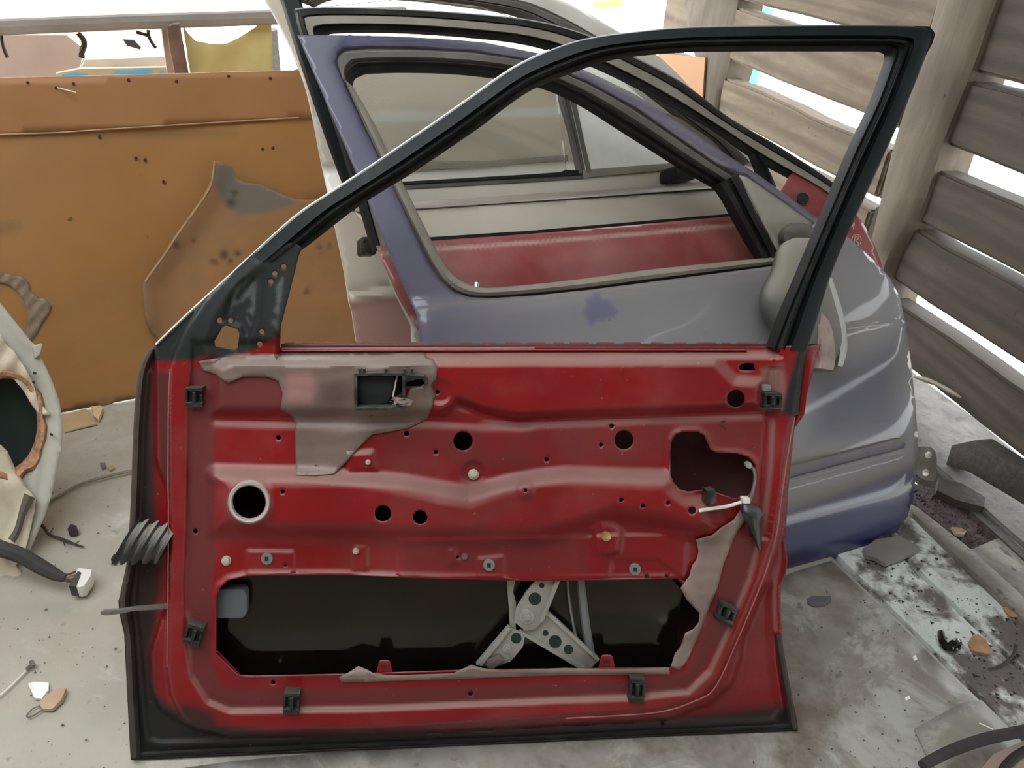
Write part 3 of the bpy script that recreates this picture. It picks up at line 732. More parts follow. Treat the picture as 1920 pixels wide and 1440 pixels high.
def a_wear(P):
    w = 0.5 + 0.5 * np.sin(P[:, 0] / 5.0 + 3 * np.sin(P[:, 1] / 17)) * np.sin(P[:, 1] / 9 + P[:, 0] / 13)
    k = sstep(sd(P, [(440, 540), (460, 522), (482, 522), (478, 580), (470, 610), (462, 596), (466, 560), (440, 572), (430, 590)]), -3, 3)
    k = np.maximum(k, sstep(sd(P, [(520, 520), (532, 520), (526, 570), (518, 620), (510, 610)]), -3, 3))
    return 0.75 * k * sstep(w, 0.2, 0.6)
def a_black(P):
    b = sstep(sd(P, [(270, 676), (300, 678), (360, 676), (385, 668), (420, 672), (480, 655), (500, 640), (528, 630), (590, 430), (430, 420), (270, 620)]), -5, 5)
    low = np.interp(P[:, 0], [200, 300, 360, 500, 900, 1250, 1500], [1230, 1310, 1350, 1374, 1364, 1347, 1318])
    b = np.maximum(b, 0.97 * sstep(P[:, 1] - low, -14, 14))
    b = np.maximum(b, 0.85 * sstep(sd(P, [(345, 1320), (395, 1335), (410, 1362), (372, 1372), (335, 1345)]), -14, 10))
    b = np.maximum(b, 0.75 * sstep(282 + 0 * P[:, 1] - P[:, 0], -22, 10) * sstep(P[:, 1], 640, 700))
    b = np.maximum(b, sstep(sd(P, [(1474, 735), (1500, 640), (1520, 640), (1496, 782), (1466, 780)]), -4, 5))
    return b
panel = plate('inner_panel', RD, PAN, red_in, red, HOLES, h_panel, 5.0, 0.0015, angle=85, lines=[T1 + T1[:1], T2 + T2[:1], GRV, RDG + RDG[:1], BOX + BOX[:1]],
              attrs=dict(dust=a_dust, grey=a_grey, black=a_black, brown=a_brown, wear=a_wear))
SKN = [(300, 690)] + OUT[3:] + [(1508, 745), (1525, 690), (1540, 645), (1450, 645), (1442, 642), (1000, 645), (527, 645), (320, 690)]
SKN = [(320, 690), (290, 700), (262, 760), (255, 850), (252, 950), (248, 1040), (240, 1090), (232, 1128), (235, 1150), (243, 1190), (246, 1290), (252, 1418), (900, 1392), (1488, 1366), (1474, 1290), (1462, 1200), (1460, 1100), (1470, 1050),
       (1468, 1000), (1480, 860), (1495, 776), (1508, 745), (1525, 690), (1540, 645), (1400, 644), (1000, 644), (527, 644), (525, 690)]
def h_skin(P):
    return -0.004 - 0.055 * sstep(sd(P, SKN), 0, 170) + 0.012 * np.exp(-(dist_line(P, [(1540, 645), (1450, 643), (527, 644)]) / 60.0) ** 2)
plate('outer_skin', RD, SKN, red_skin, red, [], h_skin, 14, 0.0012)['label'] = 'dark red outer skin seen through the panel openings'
# serrated flange along the top of the skin
def teeth(x0, x1, y, n, amp, seed):
    r = random.Random(seed); out = []; x = x0
    while x < x1:
        w = r.uniform(14, 42); g = r.uniform(8, 18)
        out += [(x, y), (x + 4, y - amp), (min(x + w, x1), y - amp), (min(x + w + 4, x1), y)]; x += w + g
    return out
tt = teeth(530, 1445, 647, 20, 5, 3)
block('belt_flange', RD, tt + [(1448, 655), (528, 655)], 0.004, 0.006, red_old, red)
block('belt_seam', RD, [(527, 657), (1000, 655.5), (1400, 655), (1402, 658), (1000, 658), (527, 659)], 0.014, 0.020, red_in, red, 0.001)
gus = plate('corner_gusset', RD, [(1503, 652), (1540, 645), (1526, 690), (1513, 740), (1508, 778), (1492, 800), (1497, 740)], red_in, red, [],
            lambda P: 0.03 + 0.008 * np.sin(P[:, 0] / 8.0) * sstep(P[:, 1], 640, 690) - 0.0004 * (P[:, 0] - 1500), 6, 0.0015)
# pale seam round the edge of the raised part
def on_panel(pts, dh=0.0):
    q = np.asarray(pts, float); return RD.pos(q[:, 0], q[:, 1], h_panel(q) + dh)
edge_r = smooth_line([(1490, 782), (1474, 870), (1463, 950), (1455, 1005), (1432, 1082), (1382, 1202), (1342, 1287), (1308, 1312), (1230, 1336), (1060, 1347)], 6)
tube('panel_lip', RD.pos(edge_r[:, 0], edge_r[:, 1], 0.051), 0.0013, red_lip, red, 6, smooth=False)
edge_l = smooth_line([(319, 692), (316, 760), (315, 900), (316, 955), (315, 1100), (313, 1250)], 6)
tube('panel_lip', RD.pos(edge_l[:, 0], edge_l[:, 1], 0.051), 0.0009, red_lip, red, 6, smooth=False)

# window frame: black channel from the mirror corner over the top to the rear pillar
FR = [(430, 517, 552, 474), (470, 480, 575, 460), (555, 404, 660, 394), (625, 357, 718, 356), (700, 308, 780, 318), (800, 240, 898, 238), (880, 184, 950, 198), (960, 128, 1003, 163), (1030, 94, 1080, 131), (1100, 72, 1160, 106), (1200, 58, 1270, 94), (1300, 50, 1400, 91),
      (1500, 47, 1560, 91), (1660, 47, 1640, 91), (1722, 50, 1664, 93), (1748, 58, 1672, 102), (1738, 100, 1664, 130), (1696, 205, 1640, 195), (1652, 305, 1600, 280), (1602, 412, 1550, 398), (1562, 505, 1500, 518), (1532, 600, 1468, 592), (1512, 660, 1446, 652)]
frs = smooth_line(FR, 5)
def strip(name, t0, t1, prof, m, parent, back, i0=0, i1=None):
    st = frs[i0:i1]; q = np.column_stack([st[:, :2] * (1 - t0) + st[:, 2:] * t0, st[:, :2] * (1 - t1) + st[:, 2:] * t1])
    return ribbon(name, RD, q, prof, m, parent, raw=True, back=back)
wf = strip('window_frame', 0.0, 0.62, [(0, 0.036), (0.03, 0.049), (0.08, 0.052), (0.60, 0.055), (0.72, 0.056), (0.80, 0.047), (0.88, 0.047), (1.0, 0.054)], black_pt, red, 0.025)
strip('window_channel', 0.60, 1.0, [(0, 0.050), (0.15, 0.055), (0.3, 0.045), (0.55, 0.040), (0.75, 0.043), (1.0, 0.036)], rubber, red, 0.02)
fo = frs[:, :2]; bright = smooth_line([(292, 646), (352, 588)] + [tuple(p) for p in fo[::5][:9]], 4)
tube('frame_edge', RD.pos(bright[:, 0], bright[:, 1], 0.030), 0.0016, white_pl, red, 6, smooth=False)['label'] = 'bright worn front edge of the frame'
ribbon('rear_pillar_foot', RD, [(1518, 630, 1488, 628), (1512, 665, 1484, 664), (1508, 700, 1479, 700), (1504, 730, 1476, 728), (1498, 779, 1469, 776)], [(0, 0.024), (0.1, 0.036), (0.55, 0.048), (0.75, 0.050), (1, 0.044)], black_pt, red, back=0.02)
block('corner_cap', RD, [(1716, 47), (1744, 48), (1756, 62), (1750, 82), (1736, 108), (1730, 80), (1724, 62)], 0.030, 0.050, black_pt, red, 0.004)
# barrier film remnants
def h_film(P, lift=4.0, amp=1.6):
    k = 0.2 + 0.8 * sstep(712 - P[:, 1], 0, 30)
    w = amp * mm * (k * np.sin(P[:, 1] / 4.2 + 2.4 * np.sin(P[:, 0] / 61 + 1) + P[:, 0] / 40) * 0.7 + np.sin(P[:, 0] / 31 + P[:, 1] / 17 + 2 * np.sin(P[:, 1] / 53)) * (0.25 + 0.4 * k))
    return h_panel(P) + lift * mm + w
FA = [(372, 678), (420, 670), (450, 668), (520, 664), (600, 663), (797, 661), (799, 668), (812, 674), (820, 688), (818, 712), (810, 725), (816, 742), (809, 765), (801, 785), (765, 803), (722, 811), (698, 814), (680, 832), (662, 850), (646, 870), (626, 888), (590, 891), (555, 890), (553, 795), (545, 778), (526, 768), (530, 738), (522, 714), (500, 706), (456, 706), (427, 718), (402, 702), (380, 694)]
film = plate('barrier_film', RD, FA, film_mt, red, [[(667, 703), (756, 702), (757, 718), (796, 708), (799, 716), (790, 724), (770, 728), (760, 745), (757, 767), (671, 767)]], lambda P: h_film(P), 6.5, 0.0008,
             attrs=dict(thin=lambda P: 0.8 * sstep(sd(P, [(533, 695), (585, 692), (598, 730), (590, 758), (535, 756)]), -6, 12),
                        dark=lambda P: 0.7 * sstep(1 - np.hypot((P[:, 0] - 630) / 42, (P[:, 1] - 742) / 36), -0.3, 0.8)))
FB = [(1404, 945), (1393, 948), (1376, 975), (1352, 990), (1336, 1004), (1305, 1012), (1310, 1034), (1306, 1050), (1298, 1060), (1293, 1080), (1276, 1103), (1288, 1125), (1302, 1140), (1312, 1150), (1311, 1166), (1300, 1180), (1285, 1187), (1280, 1210), (1265, 1226), (1258, 1250), (1274, 1256), (1288, 1240), (1308, 1195), (1332, 1135), (1346, 1100), (1356, 1060), (1378, 1005), (1400, 970)]
plate('barrier_film', RD, FB, film_lt, red, [], lambda P: h_film(P, 5, 4.0), 6.5, 0.0008)['label'] = 'torn pale strip of film at the rear edge'
FC = [(636, 1270), (652, 1262), (672, 1249), (690, 1256), (700, 1263), (735, 1267), (850, 1263), (884, 1246), (904, 1253), (940, 1258), (1060, 1253), (1150, 1256), (1254, 1252), (1256, 1264), (1060, 1266), (850, 1273), (700, 1278), (640, 1279)]
plate('barrier_film', RD, FC, film_lt, red, [], lambda P: h_film(P, 4, 1.0), 6.5, 0.0008)['label'] = 'pale film scraps along the lower opening'
# inside the door: glass, regulator, rails, stop
ggl = glass_mat('dark_door_glass', (0.55, 0.62, 0.57), 0.05, 0.06, 0.025, (0.10, 0.11, 0.09))
block('window_glass', RD, [(330, 1000), (1290, 1010), (1262, 1262), (420, 1275)], 0.004, 0.008, ggl, red)
for pr in ([(1061, 1070, 1066, 1070), (1063, 1110, 1068, 1110), (1070, 1160, 1075, 1158), (1079, 1202, 1084, 1200)], [(1080, 1070, 1094, 1070), (1083, 1110, 1099, 1110), (1090, 1170, 1106, 1167), (1097, 1213, 1113, 1211), (1104, 1245, 1120, 1243)]):
    ribbon('guide_rail', RD, pr, [(0, 0.010), (0.2, 0.014), (0.8, 0.014), (1, 0.010)], rail_mt, red, back=0.003)
reg_ = block('window_regulator', RD, [(975, 1187), (988, 1178), (1019, 1148), (1070, 1188), (1121, 1238), (1110, 1252), (1094, 1254), (1040, 1222)], 0.022, 0.026, steel, red, 0.0008,
      join=[([(1019, 1148), (1027, 1146), (1124, 1236), (1121, 1242)], 0.022, 0.033), ([(972, 1187), (978, 1184), (1098, 1252), (1090, 1257)], 0.022, 0.032)])
ra = block('regulator_arm', RD, [(1004, 1088), (1048, 1088), (1032, 1128), (1017, 1165), (1005, 1179), (985, 1183), (964, 1166), (968, 1140), (985, 1112)], 0.030, 0.034, steel, red, 0.0008,
      join=[([(1042, 1088), (1051, 1088), (1034, 1130), (1018, 1168), (1011, 1166), (1027, 1128)], 0.030, 0.040)])
rb = block('regulator_arm', RD, [(956, 1178), (968, 1182), (985, 1190), (980, 1214), (958, 1240), (932, 1250), (900, 1249), (893, 1245), (925, 1214)], 0.026, 0.030, steel, red, 0.0008,
      join=[([(953, 1176), (959, 1179), (904, 1249), (893, 1247)], 0.026, 0.037)])
rc = block('regulator_arm', RD, [(950, 1088), (966, 1088), (962, 1110), (968, 1130), (966, 1160), (968, 1184), (956, 1178), (955, 1150), (952, 1115)], 0.018, 0.022, steel, red, 0.0008)
for cx, cy, r, hh in ((1003, 1123, 12, 0.0345), (1016, 1098, 5, 0.0345), (1041, 1203, 12, 0.0265), (1066, 1218, 9, 0.0265), (1023, 1187, 5.5, 0.0265), (968, 1197, 10, 0.0305)):
    block('arm_hole', RD, circle(cx, cy, r, 16), hh - 0.003, hh, hole_mt, red)
block('pivot_disc', RD, circle(988, 1157, 14, 20), 0.033, 0.038, steel, red, 0.0015, join=[(circle(988, 1157, 8, 14), 0.037, 0.041)])
block('pivot_disc', RD, circle(950, 1217, 9, 16), 0.029, 0.033, steel, red, 0.001, join=[(circle(950, 1217, 4, 10), 0.032, 0.036)])
block('link_bracket', RD, [(912, 1238), (938, 1228), (946, 1238), (924, 1256), (914, 1252)], 0.030, 0.036, steel_dk, red, 0.001)
block('rubber_stop', RD, rrect(398, 1105, 463, 1160, 14), 0.008, 0.030, foam_mt, red, 0.006)['label'] = 'grey rubber buffer in the lower opening'
# handle recess
hr = block('inner_handle', RD, rrect(668, 704, 748, 766, 6), 0.042, 0.046, plastic_in, red)
hr['label'] = 'black inner door handle recess'
def frame_ring(name, x0, y0, x1, y1, w, h0, h1, m, parent):
    return block(name, RD, [(x0, y0), (x1, y0), (x1, y0 + w), (x0, y0 + w)], h0, h1, m, parent, 0.001,
                 join=[([(x0, y1 - w), (x1, y1 - w), (x1, y1), (x0, y1)], h0, h1), ([(x0, y0 + w), (x0 + w, y0 + w), (x0 + w, y1 - w), (x0, y1 - w)], h0, h1), ([(x1 - w, y0 + w), (x1, y0 + w), (x1, y1 - w), (x1 - w, y1 - w)], h0, h1)])
frame_ring('handle_bezel', 664, 699, 760, 770, 6, 0.050, 0.082, plastic_blk, hr)
block('handle_lever', RD, [(670, 705), (742, 705), (733, 745), (726, 757), (680, 760), (671, 752)], 0.046, 0.060, plastic_in, hr, 0.003)
block('lever_edge', RD, [(743, 705), (746, 705), (738, 744), (735, 744)], 0.050, 0.072, cream_pl, hr)
block('handle_latch', RD, [(738, 747), (757, 736), (757, 765), (736, 765)], 0.046, 0.066, plastic_blk, hr, 0.002, join=[(circle(750, 757, 6, 12), 0.05, 0.07)])
block('bezel_arm', RD, [(757, 700), (797, 704), (803, 716), (798, 725), (793, 712), (757, 709)], 0.060, 0.082, plastic_blk, hr, 0.002)
for x in (672, 680, 721, 757, 770): block('bezel_tab', RD, [(x, 692), (x + 5, 692), (x + 5, 701), (x, 701)], 0.07, 0.083, plastic_blk, hr)
tag(link_mesh('film_crumb', poly_mesh(*(lambda V, Fc: (V, Fc))(
    [RD.pos(740 + random.uniform(-9, 32), 752 + random.uniform(-6, 12), 0.085) + np.array([random.uniform(-.003, .003) for _ in range(3)]) for _ in range(60)],
    [(3 * i, 3 * i + 1, 3 * i + 2) for i in range(20)])), film_lt, hr, smooth=False), kind='stuff')
# rings, bolts, nuts, clips
RH = float(h_panel(np.array(circle(467, 942, 40, 32))).max())
ring_in, ring_out = np.array(circle(467, 942, 31.5, 32)), np.array(circle(467, 942, 40, 32))
ribbon('hole_ring', RD, np.column_stack([ring_out, ring_in]), [(0, RH + 0.001), (0.3, RH + 0.006), (0.8, RH + 0.005), (1, RH - 0.002)], mat('pale_grey_sealer', (0.40, 0.36, 0.33), 0.6), red, closed=True, raw=True, back=0.004)
def hp(x, y): return float(h_panel(np.array([[x, y]], float))[0])
def bolt(x, y, r, m, name='bolt', sides=6, hgt=0.007, washer=True):
    z = hp(x, y)
    j = [(circle(x, y, r * 0.72, sides), z, z + hgt)] if washer else []
    return block(name, RD, circle(x, y, r, 20 if washer else sides), z - 0.004, z + 0.0025 if washer else z + hgt, m, red, 0.0006, join=j)
bolt(424, 1052, 9, cream_pl); bolt(888, 890, 10, cream_pl); bolt(1137, 1006, 9, gold_mt); bolt(667, 1034, 6, cream_pl); bolt(871, 1044, 6, steel_dk); bolt(690, 867, 5, cream_pl)
for x, y, r in ((500, 1048, 11), (917, 1060, 11), (1191, 1068, 11)):
    z = hp(x, y); o = block('clip_nut', RD, circle(x, y, r, 20), z - 0.003, z + 0.003, grey_pl, red, 0.0008)
    block('nut_socket', RD, [(x - 3.5, y - 4), (x + 3.5, y - 4), (x + 3.5, y + 4), (x - 3.5, y + 4)], z + 0.001, z + 0.0034, hole_mt, o)
def clip(x, y, w, h_, ang, variant=0):
    z = hp(x, y); c, s_ = math.cos(ang), math.sin(ang)
    rot = lambda pg: [(x + a * c - b * s_, y + a * s_ + b * c) for a, b in pg]
    W, K = w / 2, h_ / 2
    j = [(rot([(-W, -K), (W, -K), (W, -K * .62), (-W, -K * .62)]), z, z + .020), (rot([(-W, K * .55), (W, K * .55), (W, K), (-W, K)]), z, z + .018),
         (rot([(-W * .2, -K * .5), (W * .25, -K * .5), (W * .25, K * .5), (-W * .2, K * .5)]), z, z + .022), (rot([(-W, -K * .6), (-W * .7, -K * .6), (-W * .7, K * .6), (-W, K * .6)]), z, z + .015),
         (rot([(W * .62, -K * .3), (W, -K * .3), (W, K * .45), (W * .62, K * .45)]), z, z + .013)]
    return block('trim_clip', RD, rot([(-W, -K), (W, -K), (W, K), (-W, K)]), z - .003, z + .008, plastic_blk, red, 0.0012, join=j)
clip(363, 745, 32, 36, 0.0); clip(362, 1192, 32, 38, 0.3); clip(546, 1320, 30, 40, 0.05); clip(1195, 1296, 28, 46, 0.05); clip(1364, 1152, 32, 34, 0.35); clip(1450, 752, 34, 30, 0.05)
block('trim_clip', RD, [(1432, 722), (1446, 722), (1446, 734), (1432, 734)], 0.045, 0.058, grey_pl, red, 0.002)
block('corner_web', RD, [(400, 1222), (408, 1222), (450, 1266), (440, 1272), (405, 1262)], 0.036, 0.039, red_in, red, join=[(circle(418, 1256, 5, 10), 0.038, 0.0395)])
for x, y in ((720, 1252), (1137, 1242)):
    block('edge_tab', RD, [(x - 15, y + 14), (x - 10, y - 10), (x - 6, y - 13), (x + 8, y - 13), (x + 12, y - 10), (x + 17, y + 14)], 0.044, 0.047, red_in, red, 0.0008)
    block('tab_slot', RD, [(x - 6, y - 4), (x + 6, y - 4), (x + 6, y + 2), (x - 6, y + 2)], 0.046, 0.0475, hole_mt, red)
# stamped mark
st = smooth_line([(1360, 790), (1352, 791), (1351, 797), (1357, 800), (1361, 804), (1361, 809)], 5)
tube('stamped_mark', on_panel(st, 0.0005), 0.0012, red_skin, red, 6, smooth=False)
# weatherstrips down both sides
wl = smooth_line([(285, 655), (268, 695), (260, 770), (256, 860), (252, 960), (246, 1050), (232, 1128), (242, 1195), (247, 1300), (254, 1422)], 6)
ribbon('weatherstrip', RD, [(x - 8, y, x + 9, y) for x, y in wl], [(0, 0.004), (0.25, 0.013), (0.6, 0.015), (1, 0.005)], brown_seal, red, raw=True, back=0.003)
wr_ = smooth_line([(1462, 1190), (1470, 1240), (1480, 1295), (1490, 1350), (1494, 1368)], 6)
ribbon('weatherstrip', RD, [(x - 10, y, x + 3, y) for x, y in wr_], [(0, 0.004), (0.3, 0.013), (0.7, 0.013), (1, 0.004)], brown_seal, red, raw=True, back=0.003)
wb_ = [(248, 1421), (520, 1409), (900, 1393), (1240, 1377), (1494, 1366)]
ribbon('weatherstrip', RD, [(x, y - 9, x, y + 1) for x, y in wb_], [(0, 0.003), (0.3, 0.007), (0.7, 0.007), (1, 0.002)], rubber, red, back=0.002)
# bellows boot and check strap on the hinge side
rings = []
for i in range(17):
    x = 316 - i * 5.0; rad = (0.025 + 0.0065 * (i % 4 < 2) + 0.0004 * i); cy = 1020 - i * 0.35
    c = RD.pos(x, cy, 0.036); rings.append([c + (RD.v + 0.55 * RD.t) * rad * 1.0 * math.cos(a) + RD.n * rad * 0.8 * math.sin(a) for a in np.linspace(0, 2 * math.pi, 18, endpoint=False)])
loft('rubber_bellows', rings, mat('bellows_rubber', (0.03, 0.032, 0.032), 0.6, dust=dict(col=(0.34, 0.32, 0.27), scale=18, lo=0.45, hi=0.8, amt=0.3, up=0.45, u0=0.4, u1=0.95)), red)
block('check_strap', RD, [(316, 1133), (316, 1142), (250, 1146), (226, 1151), (200, 1154), (190, 1153), (187, 1149), (194, 1145), (226, 1143), (250, 1139)], 0.026, 0.032, steel_dk, red, 0.0012, join=[(circle(205, 1149, 6, 12, 3), 0.031, 0.0335)])
# latch rods, tie, connectors at the lock
tube('cable_tie', on_panel([(1313, 957), (1340, 953), (1365, 949), (1392, 941), (1402, 938)], 0.014), 0.0032, white_pl, red)
block('tie_head', RD, [(1393, 934), (1407, 934), (1408, 945), (1394, 945)], 0.058, 0.072, white_pl, red, 0.002)
tube('lock_rod', RD.pos([1405, 1413, 1416, 1413, 1406], [875, 880, 895, 915, 940], [0.05, 0.052, 0.056, 0.060, 0.062]), 0.003, steel_dk, red)
block('rod_clip', RD, circle(1405, 873, 6, 12), 0.045, 0.055, steel, red, 0.001)
block('wiring_connector', RD, [(1325, 920), (1341, 917), (1345, 930), (1338, 948), (1322, 944)], 0.055, 0.075, plastic_blk, red, 0.003)
rg = []
for (x, y, w, hh) in ((1400, 944, 10, .06), (1406, 952, 19, .066), (1411, 962, 21, .070), (1411, 972, 16, .070), (1413, 985, 12, .068), (1417, 1002, 9, .066), (1424, 1030, 3, .064)):
    rg.append([RD.pos(x + w * math.cos(a), y + w * 0.25 * math.sin(a), hh + 0.014 * math.sin(a)) for a in np.linspace(0, 2 * math.pi, 14, endpoint=False)])
loft('lock_cylinder', rg, plastic_blk, red)

# ================================================================== blue door
BA = 26.0
NB = np.array([-math.sin(math.radians(BA)), math.cos(math.radians(BA)), 0.0])
_p0 = floor_pt(1475, 1065)
BD = Plane(_p0, BA, 29.0)
blue = empty('car_door', BD.at(-0.2, 0, 0), 'dusty blue car door with side mirror, standing right behind the red inner panel', 'car door')
BOUT = [(558, 66), (640, 66), (733, 68), (820, 72), (907, 79), (1010, 100), (1073, 122), (1130, 147), (1193, 178), (1293, 242), (1360, 288), (1427, 331), (1527, 404), (1570, 428), (1604, 456), (1640, 490), (1668, 520), (1686, 555), (1697, 600), (1708, 680), (1717, 760), (1721, 830), (1719, 880), (1712, 932), (1702, 968), (1682, 996), (1640, 1020), (1560, 1046), (1475, 1067)] + \
       [BD.px(u, v) for u, v in ((-0.15, 0.0), (-0.45, 0.0), (-0.70, 0.01), (-0.745, 0.04), (-0.765, 0.12), (-0.775, 0.3), (-0.80, 0.48), (-0.815, 0.58))] + [(783, 603), (780, 588), (745, 512), (700, 402), (650, 282), (600, 165)]
BWIN = [(655, 92), (690, 89), (760, 90), (880, 95), (1000, 113), (1100, 152), (1193, 203), (1293, 272), (1345, 308), (1378, 322), (1400, 330), (1460, 372), (1528, 418), (1500, 450), (1462, 478), (1456, 498), (1300, 518), (1200, 531), (1100, 544), (1000, 554), (920, 559), (880, 557), (850, 547), (828, 526), (812, 502), (790, 460), (730, 335), (680, 228), (645, 150), (634, 126), (631, 113), (635, 101), (644, 94)]
def h_blue(P):
    u, v = BD.uv(P[:, 0], P[:, 1])
    h = np.interp(v, [0, 0.03, 0.10, 0.20, 0.32, 0.45, 0.60, 0.68, 0.705, 0.73, 0.9, 1.2], [0.008, 0.022, 0.034, 0.041, 0.045, 0.047, 0.046, 0.043, 0.038, 0.026, 0.018, 0.004])
    h -= 0.0018 * np.exp(-(dist_line(P, [(1560, 622), (1580, 618), (1697, 599)]) / 3.5) ** 2)
    h -= 0.004 * np.exp(-(dist_line(P, [(1300, 950), (1483, 903), (1692, 848)]) / 5.0) ** 2)
    h -= 0.009 * np.exp(-(dist_line(P, BOUT, True) / 13.0)) * sstep(P[:, 1], 420, 560)
    h -= 0.006 * np.exp(-(dist_line(P, BWIN, True) / 6.0))
    return h
def b_dust(P):
    line = np.interp(P[:, 0], [1470, 1720], [962, 872])
    d = 1.05 * sstep(line - P[:, 1], -6, 12)
    d *= 1 - 0.5 * sstep(sd(P, [(1500, 700), (1700, 600), (1715, 830), (1500, 850)]), -10, 60)
    d *= 0.38 + 0.60 * sstep(P[:, 0], 740, 1080)
    d *= 0.94 + 0.06 * np.sin(P[:, 0] / 70 + np.sin(P[:, 1] / 50)) * np.sin(P[:, 1] / 60)
    d *= 1 - 0.55 * sstep(-np.abs(sd(P, [(640, 92), (1000, 105), (1293, 260), (1530, 410), (1527, 404), (1293, 242), (1010, 100), (650, 66)])), -16, 0) * (P[:, 1] < 420)
    return d
def b_grime(P):
    g = 0.85 * np.exp(-(np.maximum(0, np.abs(P[:, 1] - np.interp(P[:, 0], [1470, 1700], [880, 824])) - 5) / 7.0) ** 2) * sstep(1705 - P[:, 0], 0, 20)
    g = np.maximum(g, 0.6 * np.exp(-((P[:, 1] - np.interp(P[:, 0], [1470, 1720], [955, 868])) / 16.0) ** 2))
    g = np.maximum(g, 0.55 * np.exp(-(dist_line(P, [(784, 590), (800, 578), (870, 566), (1000, 563), (1200, 540), (1456, 506)]) / 5.0) ** 2))
    return g
def b_clean(P):
    a = np.arctan2(P[:, 1] - 580, P[:, 0] - 1122)
    c = 0.45 * sstep(1 + 0.18 * np.sin(3 * a + 1) + 0.1 * np.sin(7 * a) - np.hypot((P[:, 0] - 1122) / 29, (P[:, 1] - 580) / 27), -0.08, 0.18)
    return c
plate('outer_skin', BD, BOUT, blue_pt, blue, [BWIN], h_blue, 8, 0.0012, lines=[[(1560, 622 + k), (1580, 618 + k), (1697, 599 + k)] for k in (-4, 0, 4)] + [[(1300, 950 + k), (1483, 903 + k), (1692, 848 + k)] for k in (-6, -3, 0, 3, 6)], attrs=dict(dust=b_dust, grime=b_grime, clean=b_clean))
ms = np.array([(1300, 917, 1302, 940), (1400, 893, 1402, 917), (1483, 873, 1485, 896), (1580, 848, 1583, 870), (1676, 823, 1684, 844), (1690, 822, 1695, 838), (1697, 828, 1698, 834)], float)
mh = h_blue(ms[:, :2] * 0.5 + ms[:, 2:] * 0.5)
mould_mt = mat('dusty_side_moulding', (0.10, 0.10, 0.16), 0.5, var=0.15, dust=dict(col=(0.25, 0.23, 0.19), scale=9, lo=0.35, hi=0.7, amt=0.5, up=0.6, u0=0.3, u1=0.9), spots=((0.06, 0.045, 0.03), 90, 0.66, 0.72, 0.7))
ribbon('side_moulding', BD, np.column_stack([ms, mh]), [(0, -0.002), (0.12, 0.010), (0.5, 0.013), (0.85, 0.010), (1, -0.002)], mould_mt, blue, n=4, back=0.004)
BIN = [(620, 130), (660, 85), (900, 92), (1010, 112), (1190, 192), (1430, 345), (1560, 440), (1650, 520), (1690, 640), (1705, 840), (1690, 960), (1640, 1005), (1475, 1050)] + [BD.px(u, v) for u, v in ((-0.45, 0.02), (-0.70, 0.04), (-0.75, 0.3), (-0.79, 0.56))] + [(800, 590), (720, 420)]
plate('inner_shell', BD, BIN, rubber_dark, blue, [[(x * 0.97 + 31, y * 0.96 + 15) for x, y in BWIN]], -0.055, 26, 0.002)
# window surround: dusty seal, black channel, mirror-corner post
top = [(641, 150, 664, 172), (634, 130, 662, 158), (632, 113, 667, 146), (639, 99, 679, 139), (655, 92, 696, 135), (760, 90, 770, 133), (880, 95, 880, 138), (1000, 113, 999, 157), (1100, 152, 1082, 190), (1193, 203, 1178, 250), (1293, 272, 1288, 320), (1345, 308, 1340, 350), (1380, 330, 1362, 366)]
tl = smooth_line(top, 5)
def mid(st, a, b): return np.column_stack([st[:, :2] * (1 - a) + st[:, 2:4] * a, st[:, :2] * (1 - b) + st[:, 2:4] * b])
ribbon('weatherstrip', BD, mid(tl, -0.06, 0.55), [(0, -0.006), (0.3, -0.004), (0.36, 0.010), (0.75, 0.010), (1, 0.0)], rubber_dark, blue, raw=True, back=0.01)
ribbon('window_channel', BD, mid(tl, 0.5, 1.0), [(0, 0.0), (0.2, 0.004), (0.5, -0.008), (0.8, -0.012), (1, -0.02)], rubber, blue, raw=True, back=0.012)
lowp = [(638, 140, 663, 164), (648, 158, 671, 178), (680, 228, 704, 236), (730, 335, 753, 338), (790, 460, 811, 455), (812, 502, 832, 492), (828, 526, 846, 512), (850, 547, 866, 527), (880, 557, 894, 538), (920, 559, 928, 539), (1000, 554, 1000, 533), (1100, 544, 1098, 522), (1200, 531, 1198, 508), (1300, 518, 1299, 497), (1456, 498, 1450, 482)]
ribbon('weatherstrip', BD, lowp, [(-0.06, -0.002), (0.16, 0.002), (0.24, 0.024), (0.55, 0.028), (0.9, 0.022), (1, 0.008)], rubber_dusty, blue, back=0.012)
sail_o = [(1384, 326, 1344, 346), (1400, 360, 1362, 372), (1424, 410, 1386, 416), (1447, 455, 1412, 462), (1462, 486, 1428, 486)]
ribbon('corner_post', BD, sail_o, [(0, 0.010), (0.1, 0.022), (0.35, 0.022), (0.42, 0.010), (0.52, 0.010), (0.58, 0.018), (0.85, 0.014), (1, 0.0)], rubber, blue, back=0.02)
plate('sail_panel', BD, [(1386, 328), (1400, 332), (1460, 374), (1526, 419), (1524, 440), (1500, 462), (1464, 482), (1448, 452), (1426, 408), (1404, 362)], sail_mt, blue, [], 0.012, 10, 0.003)
